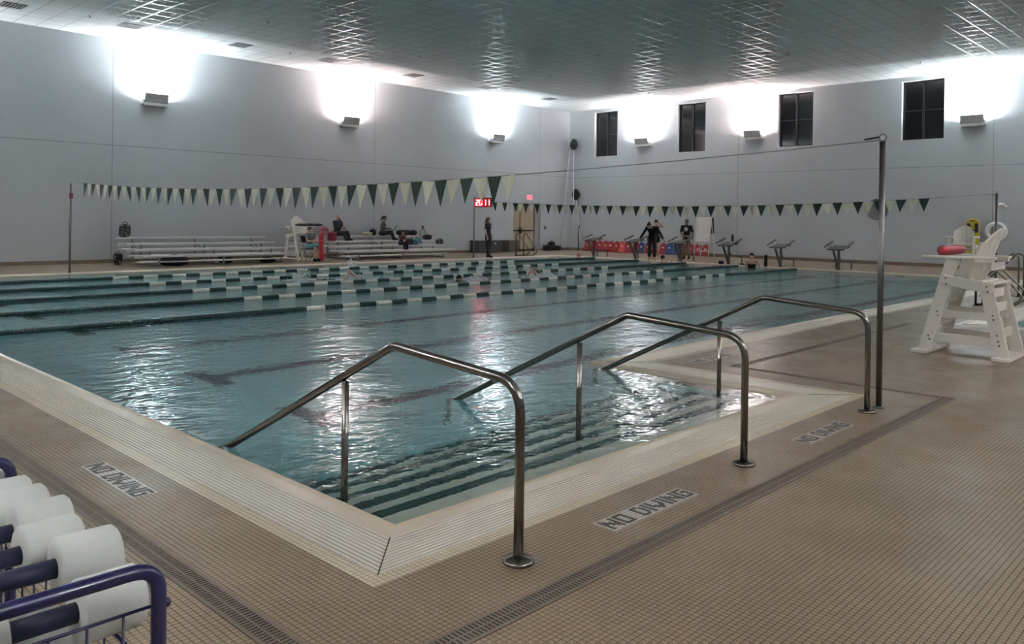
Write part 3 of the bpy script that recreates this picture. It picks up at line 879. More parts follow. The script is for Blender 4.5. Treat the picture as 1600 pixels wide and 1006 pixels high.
M_red = mat('rescue_red', (0.45, 0.022, 0.035), 0.5, 0, .1, 10)
def rescue_tube(name, label, L, R, M, m1, m2, strap=.22):
    t_ = thing(name, label, 'rescue tube'); t_.matrix_world = M
    a = MB(); n = 14
    pts = [(L * (i / n - .5), .02 * sin(pi * i / n), .0) for i in range(n + 1)]
    rad = [R * (.55 + .45 * min(1, min(i, n - i) / 1.6)) for i in range(n + 1)]
    a.tube(pts, rad, 14); a.build('foam_tube', m1, t_)
    a = MB(); a.tube([(L * (strap - .5) - .05, .015, 0), (L * (strap - .5) + .06, .015, 0)], R * 1.05, 14); a.build('strap', m2, t_)
    return t_
rescue_tube('rescue_tube', 'red rescue tube with a black strap lying on the arms of the big white chair', .98, .062,
            Matrix.Translation((11.72, 3.22, 1.312)), M_red, M_black, .17)
rescue_tube('rescue_tube', 'long black rescue tube lying across the arms of the far left white chair', 1.15, .05,
            Matrix.Translation((16.62, 26.36, 1.302)), mat('black_foam', (.014, .012, .013), .6), M_black, .6)

# ------------------------------------------------------------------ starting blocks
M_plat = mat('block_nonslip', (0.05, 0.055, 0.05), 0.7, 0, .2, 40)
M_blk = mat('block_frame', (0.10, 0.095, 0.085), 0.45, .4)
M_whitep = mat('white_plastic', (0.62, 0.6, 0.56), 0.5)
def make_block(label):
    """local frame: -x faces the water, origin at the post foot"""
    r = thing('starting_block', label, 'starting block', group='starting blocks along the far end of the pool')
    a = MB(); a.bar((0.02, 0, 0.0), (.02, 0, .72), .075, .06, (0, 1, 0)); a.box((.02, 0, .006), (.2, .2, .012)); a.build('post', M_blk, r, bevel=.004)
    a = MB(); a.bar((0, 0, .05), (-.30, .06, .68), .06, .05, (0, 1, 0)); a.build('brace', M_blk, r)
    R = Matrix.Rotation(-radians(10), 3, 'Y')
    a = MB(); a.box((0, 0, .77), (.66, .58, .045), R=R); a.build('platform', M_plat, r, bevel=.008)
    for s in (-1, 1):
        a = MB(); a.bar((-.30, s * .36, .80), (.36, s * .36, .98), .035, .06, (0, 1, 0)); a.build('handle', M_blk, r, bevel=.006)
        a = MB()
        for x, z in ((-.18, .80), (.24, .90)): a.bar((x, s * .30, z - .09), (x, s * .36, z + .04), .035, .025, (1, 0, 0))
        a.build('handle_bracket', M_whitep, r)
    a = MB(); a.box((.78, .12, .30), (.24, .62, .035)); a.build('rear_step', M_blk, r, bevel=.005)
    a = MB()
    for s in (-.15, .40): a.box((.78, s, .14), (.04, .035, .28))
    a.build('step_leg', M_blk, r)
    a = MB(); a.prism([(.05, .0), (.22, 0), (.06, .26)], -.01, .01, Matrix.Translation((0, 0, .32)) @ Matrix.Rotation(pi / 2, 4, 'X')); a.build('gusset', M_blk, r)
    return r
b0 = None
bl = ['nearest the room corner, in front of the first red kickboards', 'second from the room corner, in front of a blue kickboard', 'beside the bending person in black', 'in front of the man in khaki trousers', 'beside the white board, with a black bottle standing on it', 'between the woman in the water and the end of the row', 'at the near end of the row, close to the wall clock']
ylist = [22.12, 19.92, 17.75, 15.60, 13.50, 11.38]
bl = [bl[0], bl[1], bl[3], bl[4], bl[5], bl[6]]
for y, l in zip(ylist, bl):
    lab = 'dark starting block ' + l
    b = make_block(lab) if b0 is None else dup(b0, label=lab)
    b0 = b0 or b; b.location = (28.28, y, 0)
bt_ = MB(); bt_.lathe([(.05, 0), (.052, .20), (.03, .24), (.03, .27)], 14); o = bt_.build('water_bottle', M_black, loc=(28.40, 15.50, .875)); tag(o, 'black bottle standing on the starting block beside the white board', 'bottle')

# ------------------------------------------------------------------ figure-four pool ladders
def make_ladder(label, grp):
    """local: rails lie in the x = 0 and x = .5 planes, water towards -y"""
    r = thing('pool_ladder', label, 'pool ladder', group=grp)
    for x in (0, .5):
        pts = fillet([(x, 0, .004), (x, 0, .93), (x, -.12, 1.0), (x, -.86, .22), (x, -.60, .035), (x, -.02, .03)], [.1, .1, .16, .1], 8)
        a = MB(); a.tube(pts, .0225, 12); a.build('rail', M_steel, r)
        a = MB(); a.lathe([(.06, .001), (.06, .01), (.03, .02)], 18, Matrix.Translation((x, 0, 0))); a.build('base_flange', M_steel, r)
    return r
l1 = make_ladder('pair of curved steel grab rails behind the big white chair, by the second pool', 'curved steel ladder rails')
l1.location = (18.5, 4.64, 0)
l2 = dup(l1, (25.95, 24.62, 0), 0, 'pair of curved steel grab rails at the pool edge before the tan door')
l3 = dup(l1, (22.0, 4.52, 0), pi, 'pair of steel grab rails rising at the right picture edge behind the other pair')

# ------------------------------------------------------------------ bleachers
M_alu = mat('bleacher_aluminium', (0.66, 0.64, 0.61), 0.45, .25, .08, 6)
M_aluc = mat('bleacher_frame', (0.30, 0.29, 0.28), 0.5, .4)
def make_bleacher(L, label):
    """local: x along the rows 0..L, rows climb towards +y"""
    r = thing('bleacher', label, 'bleachers', group='aluminium bleachers along the left wall')
    for k, (y, z) in enumerate(((0, .335), (.70, .505), (1.40, .675), (2.10, .85))):
        a = MB(); a.box((L / 2, y + .12, z - .018), (L, .28, .05)); a.build('seat_plank', M_alu, r, bevel=.006)
        if k: 
            a = MB(); a.box((L / 2, y - .25, z - .20 - .17 * (k > 0)), (L, .34, .04)); a.box((L / 2, y + .02, z - .22), (L, .02, .10)); a.build('foot_plank', M_alu, r, bevel=.005)
    n = 3
    for i in range(n):
        x = .5 + (L - 1.0) * i / (n - 1)
        a = MB()
        for y, z in ((.1, .30), (.80, .47), (1.50, .64), (2.20, .81)):
            a.bar((x, y, 0), (x, y, z), .04, .04)
        a.bar((x, .08, .02), (x, 2.22, .02), .04, .04)
        a.bar((x, .9, .03), (x, 2.1, .7), .025, .025)
        a.build('support_frame', M_aluc, r)
    return r
B1 = make_bleacher(5.22, 'empty four-row aluminium bleachers with bags stowed underneath, at the far left')
B1.location = (10.15, 25.2, 0)
B2 = dup(B1, (17.62, 25.2, 0), 0, 'four-row aluminium bleachers where the man in black and the woman in plaid sit')

# ------------------------------------------------------------------ kickboards leaning on the end wall
M_kr = mat('kickboard_red', (0.30, 0.018, 0.02), .6, 0, .12, 8)
M_ko = mat('kickboard_orange_red', (0.55, 0.07, 0.04), .6, 0, .12, 8)
M_kb = mat('kickboard_blue', (0.02, 0.06, 0.20), .6, 0, .12, 8)
M_mark = mat('printed_white', (0.7, 0.6, 0.58), .6)
def make_kick(m_, label):
    t_ = thing('kickboard', label, 'kickboard', group='kickboards leaning along the end wall')
    w_, h_ = .168, .57; R_ = .168
    poly = [(-w_, 0), (w_, 0), (w_ * 1.05, h_ - R_)] + [(w_ * 1.05 * cos(a_ * pi / 10), h_ - R_ + R_ * sin(a_ * pi / 10)) for a_ in range(1, 10)] + [(-w_ * 1.05, h_ - R_)]
    Mx = Matrix(((0, 0, 1, 0), (1, 0, 0, 0), (0, 1, 0, 0), (0, 0, 0, 1)))
    a = MB(); a.prism(poly, -.016, .016, Mx); a.build('board', m_, t_, bevel=.006)
    a = MB(); a.prism([(-.06, .30), (.05, .29), (.075, .33), (.02, .37), (-.05, .35)], -.0185, -.0165, Mx); a.build('emblem', M_mark, t_)
    return t_
KB = [(26.59, 'r'), (26.16, 'r'), (25.81, 'r'), (25.42, 'r'), (25.10, 'r'), (24.74, 'r'), (24.38, 'o'), (24.0, 'r'), (23.55, 'r'), (23.22, 'b'), (22.83, 'r'), (22.42, 'r'), (21.97, 'r'), (21.60, 'b'), (21.22, 'b'), (20.83, 'r'), (20.45, 'r'), (20.03, 'r'), (19.64, 'r')]
kproto = {}
words = ['first red kickboard, at the corner end of the row', 'second red kickboard from the corner end', 'third red kickboard from the corner end', 'fourth red kickboard from the corner end', 'fifth red kickboard from the corner end', 'sixth red kickboard from the corner end',
         'bright orange-red kickboard, the palest of the row', 'red kickboard right of the orange-red one', 'red kickboard left of the single blue one', 'single blue kickboard between red ones', 'red kickboard right of the single blue one', 'red kickboard just left of the bending person',
         'red kickboard behind the bending person', 'left one of the two blue kickboards standing together', 'right one of the two blue kickboards standing together', 'red kickboard left of the khaki trousers', 'red kickboard behind the khaki trousers', 'red kickboard left of the last one by the white board', 'last red kickboard, just below the white board']
for (y, c), l in zip(KB, words):
    m_ = {'r': M_kr, 'o': M_ko, 'b': M_kb}[c]
    if c not in kproto: k = kproto[c] = make_kick(m_, l)
    else: k = dup(kproto[c], label=l)
    k.location = (33.38, y, 0.012); k.rotation_euler = (0, radians(17), random.Random(y).uniform(-.12, .12))

# ------------------------------------------------------------------ white board on its easel
wb = thing('flip_board', 'white writing board on an easel standing behind the starting blocks', 'white board', (32.35, 19.2, 0))
tilt = Matrix.Rotation(radians(9), 4, 'Y')
Mb = Matrix.Translation((0, 0, 0.0)) @ Matrix.Rotation(radians(7), 4, 'Y')
a = MB(); a.box((-.0, 0, 1.27), (.02, .78, 1.12), Mb); a.build('board', mat('board_white', (.74, .71, .70), .45), wb, bevel=.004)
a = MB(); rr_ = random.Random(4)
for col in range(3):
    for row in range(12):
        if rr_.random() < .25: continue
        y = .30 - col * .26; z = 1.74 - row * .085; n = rr_.randint(1, 3)
        for q in range(n):
            a.box((-.0115, y - q * .065, z + rr_.uniform(-.006, .006)), (.002, rr_.uniform(.03, .06), .010), Mb)
a.build('handwriting', mat('marker_grey', (.10, .09, .10), .6), wb)
a = MB()
for s in (-.36, .36):
    a.bar((-.24 * 0 + .0, s, 0), (.20, s, 1.82), .03, .03, (0, 1, 0)); a.bar((.55, s, 0), (.22, s, 1.82), .03, .03, (0, 1, 0))
a.bar((.03, -.36, .28), (.03, .36, .28), .025, .025, (0, 0, 1)); a.bar((.50, -.36, .28), (.50, .36, .28), .025, .025, (0, 0, 1)); a.bar((.07, -.36, .62), (.07, .36, .62), .025, .05, (0, 0, 1))
a.build('easel_frame', M_whitep, wb)
a = MB(); a.box((.34, -.10, 1.40), (.012, .66, .72), Matrix.Translation((0, 0, 0)) @ Matrix.Rotation(radians(-6), 4, 'Y') @ Matrix.Translation((.14, 0, 0))); a.build('rear_panel', M_black, wb)

# ------------------------------------------------------------------ wall and deck fittings on the end wall
wc = thing('wall_clock', 'round wall clock on the end wall, half hidden by the tall pole', 'clock', (WX1, 12.03, 2.2))
RX = Matrix.Rotation(-pi / 2, 4, 'Y')
a = MB(); a.lathe([(.43, 0), (.43, .05), (.40, .06), (.39, .045)], 40, RX); a.build('rim', mat('clock_rim', (.16, .15, .15), .5), wc)
a = MB(); a.lathe([(.395, .02), (.39, .04)], 40, RX); a.build('dial', mat('clock_dial', (.62, .6, .57), .5), wc)
a = MB()
for k in range(12):
    t_ = 2 * pi * k / 12; a.box((-.045, .33 * sin(t_), .33 * cos(t_)), (.006, .03, .03))
a.bar((-.05, 0, 0), (-.05, .10, .20), .018, .006, (0, 1, -1)); a.bar((-.05, 0, 0), (-.05, -.25, .12), .014, .006, (0, 1, -1)); a.ell((-.05, 0, 0), .025, 8)
a.build('hands', M_black, wc)
sb = thing('spine_board', 'yellow spine board standing upright against the end wall behind the far white chair', 'rescue board', (33.55, 8.55, 0))
Mx = Matrix(((0, 0, 1, 0), (1, 0, 0, 0), (0, 1, 0, 0), (0, 0, 0, 1)))
poly = [(-.15, 0), (.15, 0), (.21, .3), (.22, 1.55)] + [(.22 * cos(a_ * pi / 12), 1.68 + .2 * sin(a_ * pi / 12)) for a_ in range(0, 13)] + [(-.22, 1.55), (-.21, .3)]
a = MB(); a.prism(poly, -.03, .03, Mx); a.build('board', mat('spine_yellow', (.62, .50, .035), .45), sb, bevel=.01)
a = MB()
for s in (-1, 1): a.box((-.04, s * .13, 1.52), (.03, .11, .34))
a.box((-.035, 0, 1.40), (.02, .40, .07)); a.box((-.04, .13, .9), (.02, .035, .3)); a.box((-.04, -.13, .75), (.02, .035, .4)); a.box((-.04, .0, .35), (.02, .30, .05)); a.box((-.04, 0, 1.78), (.02, .18, .035))
a.build('strap', mat('strap_navy', (.012, .012, .03), .6), sb)
rb = thing('ring_buoy', 'white ring buoy with a rope hanging on the end wall behind a pole', 'life ring', (WX1 - .10, 7.80, 1.40))
a = MB(); n = 28
a.tube([(0, .29 * cos(2 * pi * i / n), .29 * sin(2 * pi * i / n)) for i in range(n)], .075, 12, closed=True); a.build('ring', mat('buoy_white', (.72, .71, .70), .5), rb)
a = MB(); a.tube([(0, .40 * cos(t_) * (1 + .10 * sin(2 * t_)), .42 * sin(t_)) for t_ in [2 * pi * i / 32 for i in range(32)]], .010, 6, closed=True); a.build('rope', M_cord, rb)
cm = thing('security_camera', 'small white camera on the end wall above the ring buoy', 'camera', (WX1, 7.62, 2.36))
a = MB(); a.box((-.05, 0, .02), (.10, .12, .12)); a.build('mount', M_whitep, cm, bevel=.01)
a = MB(); a.tube([(-.10, .02, .02), (-.22, .12, .0)], .055, 12); a.build('body', M_whitep, cm)
a = MB(); a.tube([(-.10, .02, .02), (-.12, -.14, -.06)], .05, 12); a.build('lamp_head', M_whitep, cm)

# ------------------------------------------------------------------ left wall fittings
ex = thing('exit_sign', 'small red EXIT sign on the wall above the tan door', 'sign', (30.55, WY1, 2.72))
a = MB(); a.box((0, -.03, 0), (.36, .05, .24)); a.build('panel', mat('exit_white', (.75, .5, .52), .5, emit=(1, .30, .38), es=.55), ex, bevel=.006)
text_mesh('EXIT', .17, 'lettering', mat('exit_red', (.7, .02, .05), .5, emit=(1, .04, .10), es=1.2), ex, Matrix.Translation((0, -.058, 0)) @ Matrix.Rotation(pi / 2, 4, 'X'), .002, .003)
a = MB(); a.box((0, -.02, 0), (.10, .03, .16)); a.box((.10, -.02, .0), (.07, .03, .12)); o = a.build('switch_plate', M_vent, loc=(31.78, WY1, 1.18)); tag(o, 'dark switch plates on the wall right of the tan door', 'switch plate')
# telescopic poles with leaf nets in the corner
def net_pole(label, a_, b_, head):
    t_ = thing('skimmer_pole', label, 'skimmer pole', group='white poles leaning in the room corner')
    m_ = MB(); m_.tube([a_, b_], .024, 8); m_.build('pole_tube', mat('pole_white', (.60, .61, .61), .45), t_)
    if head:
        u = (Vector(b_) - Vector(a_)).normalized(); c = Vector(b_) + u * .26
        m_ = MB(); n_ = 18; pl = [c + Vector((-.10 * sin(2 * pi * i / n_), -.29 * sin(2 * pi * i / n_), .28 * cos(2 * pi * i / n_))) for i in range(n_)]
        m_.tube(pl, .03, 6, closed=True); m_.build('net_frame', M_black, t_)
        m_ = MB(); m_.ell(c, (.05, .27, .26), 14); m_.build('net', mat('net_mesh', (.03, .035, .035), .8), t_)
    return t_
net_pole('tallest white skimmer pole with a black net near the ceiling corner', (33.10, 27.25, 0.02), (33.35, 27.52, 5.33), True)
net_pole('shorter white pole with a black net halfway up the corner', (33.35, 26.95, 0.02), (33.50, 27.42, 2.70), True)
net_pole('plain thin white pole leaning in the corner left of the others', (32.55, 27.70, 0.02), (33.30, 27.75, 5.25), False)
cr = thing('shepherd_hook', 'short black hook pole leaning in the room corner', 'rescue hook', (33.45, 27.2, 0))
a = MB(); a.tube(fillet([(0, 0, 0.02), (.05, .05, 1.25), (-.05, -.10, 1.35), (-.02, -.02, 1.0)], .06), .025, 8); a.build('hook', M_black, cr)

# storage chest by the clock
ch = thing('storage_bin', 'long dark storage chest against the wall behind the standing woman', 'chest', (27.65, 27.75, 0))
M_chest = mat('chest_dark', (.045, .045, .05), .6); M_chest2 = mat('chest_olive', (.10, .095, .07), .6)
a = MB(); a.box((-.45, 0, .26), (1.55, .60, .52)); a.build('bin', M_chest, ch, bevel=.02)
a = MB(); a.box((-.45, 0, .545), (1.60, .64, .05)); a.build('lid', M_chest, ch, bevel=.012)
a = MB(); a.box((-.75, -.315, .44), (.10, .02, .08)); a.box((-.15, -.315, .44), (.10, .02, .08)); a.build('latch', M_whitep, ch)
c2 = thing('storage_bin', 'olive storage chest right of the standing woman', 'chest', (28.8, 27.75, 0))
a = MB(); a.box((0, 0, .26), (.68, .58, .52)); a.build('bin', M_chest2, c2, bevel=.02)
a = MB(); a.box((0, 0, .545), (.72, .62, .05)); a.build('lid', M_chest2, c2, bevel=.012)

# ------------------------------------------------------------------ NO DIVING tile signs
M_sw = tile_mat('sign_tile_white', (0.60, 0.56, 0.50), (0.55, 0.51, 0.45), (0.16, 0.12, 0.09), 0.0255, 0.0022)
M_sk = tile_mat('sign_tile_black', (0.02, 0.017, 0.016), (0.028, 0.022, 0.02), (0.05, 0.04, 0.03), 0.0255, 0.0022)
GLY = {'N': ['X...X', 'XX..X', 'XXX.X', 'X.XXX', 'X..XX', 'X...X'], 'O': ['XXXX', 'X..X', 'X..X', 'X..X', 'X..X', 'XXXX'], 'D': ['XXX.', 'X..X', 'X..X', 'X..X', 'X..X', 'XXX.'],
       'I': ['X', 'X', 'X', 'X', 'X', 'X'], 'V': ['X...X', 'X...X', 'X...X', 'XX.XX', '.XXX.', '..X..'], 'G': ['XXXX', 'X...', 'X.XX', 'X..X', 'X..X', 'XXXX']}
def no_diving(c, rz, label):
    r = thing('no_diving_marking', label, 'floor sign', (c[0], c[1], 0), rz, group='NO DIVING tile markings in the deck')
    cell = .0205; rows = 6; txt = 'NO DIVING'
    wd = sum((2 if ch_ == ' ' else len(GLY[ch_][0])) + 1 for ch_ in txt) - 1
    a = MB(); a.box((0, 0, .0008), ((wd + 2) * cell, (rows + 2) * cell, .0016)); a.build('tile_panel', M_sw, r)
    a = MB(); x = -wd * cell / 2
    for ch_ in txt:
        if ch_ == ' ': x += 3 * cell; continue
        g = GLY[ch_]
        for j, row in enumerate(g):
            for i, v_ in enumerate(row):
                if v_ == 'X': a.box((x + (i + .5) * cell, (rows / 2 - j - .5) * cell, .0022), (cell, cell, .002))
        x += (len(g[0]) + 1) * cell
    a.build('lettering', M_sk, r)
    return r
no_diving((3.92, 2.645), 0, 'NO DIVING in black tiles between the nearest and middle handrail feet')
no_diving((6.33, 2.645), 0, 'NO DIVING in black tiles between the middle and far handrail feet')
no_diving((1.965, 5.24), -pi / 2, 'NO DIVING in black tiles on the left deck beside the dumbbell cart')
no_diving((8.75, 5.02), 0, 'NO DIVING in black tiles seen through the far entry handrail')
no_diving((17.0, 5.02), 0, 'NO DIVING in tiles on the deck left of the big white chair')

# ------------------------------------------------------------------ foam dumbbell cart
M_navy = mat('navy_paint', (0.012, 0.012, 0.075), 0.32, 0, .1, 20, coat=.3)
M_navyh = mat('navy_handle', (0.010, 0.014, 0.045), 0.5)
M_foam = mat('white_foam', (0.66, 0.67, 0.63), 0.85, 0, .04, 60, .25)
CX0, CX1, CY0, CY1 = .25, .765, 1.80, 2.90
ct = thing('dumbbell_cart', 'navy blue tubular cart filled with white foam dumbbells', 'cart')
for y in (CY0, CY1):
    a = MB(); a.tube(fillet([(CX0, y, .10), (CX0, y, .872), (CX1, y, .872), (CX1, y, .10)], .062, 8), .0165, 14); a.build('end_hoop', M_navy, ct)
a = MB()
for z in (.785, .70, .34):
    yy = (CY0 + .004, CY1 - .004)
    a.tube([(CX0, yy[0], z), (CX1, yy[0], z)], .004, 6); a.tube([(CX0, yy[1], z), (CX1, yy[1], z)], .004, 6)
    a.tube([(CX0, yy[0], z), (CX0, yy[1], z)], .004, 6)
for z in (.70, .34): a.tube([(CX1 - .03, CY0, z - .03), (CX1 - .03, CY1, z - .03)], .004, 6)
for k in range(1, 7):
    x = CX0 + (CX1 - CX0) * k / 7
    a.tube([(x, CY0 + .004, .785), (x, CY0 + .004, .30)], .003, 6); a.tube([(x, CY1 - .004, .785), (x, CY1 - .004, .30)], .003, 6)
    a.tube([(x, CY0, .31), (x, CY1, .31)], .003, 6)
for k in range(0, 11):
    y = CY0 + .02 + (CY1 - CY0 - .04) * k / 10
    a.tube([(CX0, y, .785), (CX0, y, .30)], .003, 6); a.tube([(CX1 - .03, y, .67), (CX1 - .03, y, .31)], .003, 6)
a.build('wire_basket', M_navy, ct)
for y in (CY0, CY1):
    a = MB(); a.ell((CX1 + .017, y - .0, .785), .011, 8); a.build('clip', M_navy, ct)
for x in (CX0, CX1):
    for y in (CY0, CY1):
        a = MB(); a.lathe([(.05, -.014), (.05, .014)], 16, Matrix.Translation((x, y, .05)) @ Matrix.Rotation(pi / 2, 4, 'Y')); a.box((x, y, .075), (.045, .03, .06)); a.build('caster', M_black, ct)
def make_bell(label):
    r = thing('foam_dumbbell', label, 'foam dumbbell', group='white foam dumbbells piled in the cart')
    a = MB(); a.lathe([(.023, -.10), (.023, .10)], 18, Matrix.Rotation(pi / 2, 4, 'Y')); a.build('handle', M_navyh, r)
    for s in (-1, 1):
        R_ = .0715; a = MB(); a.lathe([(.028, .073), (R_ - .005, .0725), (R_, .078), (R_, .202), (R_ - .009, .211), (.004, .212)], 40, Matrix.Rotation(s * pi / 2, 4, 'Y')); a.build('foam_end', M_foam, r)
    return r
bells = [((.58, 1.975, .745), 0, 'foam dumbbell right behind the near hoop, lying lowest in the cart'),
         ((.585, 2.135, .795), -.03, 'foam dumbbell on top of the pile, nearest the front hoop'),
         ((.555, 2.300, .785), .03, 'foam dumbbell second behind the hoop with its navy handle showing'),
         ((.58, 2.465, .79), -.02, 'foam dumbbell third on the pile, its end overlapping the one in front'),
         ((.57, 2.625, .785), .03, 'foam dumbbell fourth back along the top of the pile'),
         ((.57, 2.780, .775), .0, 'foam dumbbell fifth back, close to the far hoop'),
         ((.57, 2.95, .76), .0, 'foam dumbbell under the far hoop at the back of the cart'),
         ((.50, 1.90, .58), .0, 'foam dumbbell low in the wire basket at the near end'),
         ((.50, 2.10, .60), .0, 'foam dumbbell low in the basket behind the near one'),
         ((.50, 2.30, .60), .0, 'foam dumbbell low in the middle of the wire basket')]
f0 = None
for loc, rz, l in bells:
    f = make_bell('white ' + l) if f0 is None else dup(f0, label='white ' + l)
    f0 = f0 or f; f.location = loc; f.rotation_euler = (0, radians(0), rz)

# ------------------------------------------------------------------ people
SKIN1, SKIN2, SKIN3 = (0.52, 0.33, 0.25), (0.36, 0.21, 0.15), (0.14, 0.08, 0.055)
V3 = lambda *a: Vector(a)
STAND = dict(pelvis=(0, 0, .95), waist=(0, .0, 1.08), chest=(0, .0, 1.27), neck=(0, -.01, 1.44), head=(0, .015, 1.585),
             shL=(-.185, 0, 1.385), elL=(-.235, -.02, 1.12), wrL=(-.25, .03, .88), shR=(.185, 0, 1.385), elR=(.235, -.02, 1.12), wrR=(.25, .03, .88),
             hiL=(-.09, 0, .93), knL=(-.10, .02, .50), anL=(-.105, -.02, .09), hiR=(.09, 0, .93), knR=(.10, .02, .50), anR=(.105, -.02, .09),
             toeL=(-.125, .15, .03), toeR=(.125, .15, .03))
def joints(scale=1.0, **kw):
    J = {k: Vector(v) for k, v in STAND.items()}
    for k, v in kw.items(): J[k] = Vector(v)
    for k in J: J[k] = J[k] * scale
    J['s'] = scale
    return J
def basis(a, b, fwd=Vector((0, 1, 0))):
    u = (b - a).normalized(); f = fwd - u * fwd.dot(u)
    f = f.normalized() if f.length > 1e-3 else u.orthogonal().normalized()
    r_ = f.cross(u)
    return Matrix((r_, f, u)).transposed()
def torso(mb, J, g, build, low=True):
    s = J['s']; R = basis(J['pelvis'], J['waist']); R2 = basis(J['waist'], J['neck'])
    if low: mb.ell(J['pelvis'], (.155 * s * build + g, .108 * s * build + g, .115 * s + g), 14, R=R)
    mb.ell(J['waist'], (.128 * s * build + g, .092 * s * build + g, .15 * s), 14, R=R2)
    mb.ell(J['chest'], (.160 * s * build + g, .108 * s * build + g, .17 * s), 14, R=R2)
    mb.cone(J['shL'], .058 * s + g, J['shR'], .058 * s + g, 10)
    mb.ell((J['shL'] + J['shR']) / 2 - (J['neck'] - J['chest']) * .15, (.15 * s + g, .075 * s + g, .08 * s + g), 12, R=R2)
def limbs(mb, J, g, part, frac):
    """part 'arm' or 'leg'; frac 0..2 how far down the limb"""
    s = J['s']
    for q in 'LR':
        if part == 'arm': a, b, c, r1, r2, r3 = J['sh' + q], J['el' + q], J['wr' + q], .050, .039, .027
        else: a, b, c, r1, r2, r3 = J['hi' + q], J['kn' + q], J['an' + q], .088, .056, .039
        r1, r2, r3 = r1 * s + g, r2 * s + g, r3 * s + g
        f1 = min(1, frac)
        mb.cone(a, r1, a.lerp(b, f1), r1 + (r2 - r1) * f1, 10)
        if frac > 1:
            f2 = frac - 1
            mid = b.lerp(c, .3 * min(1, f2 / .3)); rm = (.058 * s + g) if part == 'leg' else (.041 * s + g)
            mb.cone(b, r2, mid, rm, 10)
            if f2 > .3: mb.cone(mid, rm, b.lerp(c, f2), rm + (r3 - rm) * ((f2 - .3) / .7), 10)
def hand(mb, el, wr, s, side, curl=.5, bend=None):
    u = (wr - el).normalized() if bend is None else Vector(bend).normalized()
    R = basis(Vector((0, 0, 0)), u, Vector((side, .3, 0)))       # palm normal roughly sideways
    P = lambda x, y, z: wr + R @ Vector((x, y, z)) * s
    mb.ell(P(0, 0, .045), (.040 * s, .017 * s, .05 * s), 10, R=R)
    for i, L in enumerate((.058, .068, .063, .050)):
        x = -.028 + i * .019
        a, b, c = P(x, 0, .085), P(x * 1.05, -.012 * curl * 2, .085 + L * .55), P(x * 1.05, -.05 * curl, .085 + L * (1 - .25 * curl))
        mb.cone(a, .0098 * s, b, .0088 * s, 6); mb.cone(b, .0088 * s, c, .0075 * s, 6)
    mb.cone(P(-.035, 0, .02), .012 * s, P(-.062, -.015, .055), .0105 * s, 6); mb.cone(P(-.062, -.015, .055), .0105 * s, P(-.066, -.03, .085), .009 * s, 6)
def head(mb, J, look):
    s = J['s']; h = J['head']; mb.cone(J['neck'] - (J['head'] - J['neck']) * .25, .056 * s, h - look @ Vector((0, .01, .06)) * s, .05 * s, 10)
    E = lambda c, r: mb.ell(h + look @ Vector(c) * s, tuple(q * s for q in r), 14, R=look)
    E((0, -.012, .018), (.074, .093, .092)); E((0, .012, -.035), (.062, .078, .072)); E((0, .045, -.085), (.034, .030, .025))
    E((0, .090, -.022), (.013, .020, .022)); E((0, .088, -.055), (.026, .012, .010)); E((0, .078, .012), (.05, .014, .012))
    for q in (-1, 1): E((q * .076, -.01, -.015), (.010, .020, .030)); E((q * .038, .062, -.035), (.022, .02, .02))
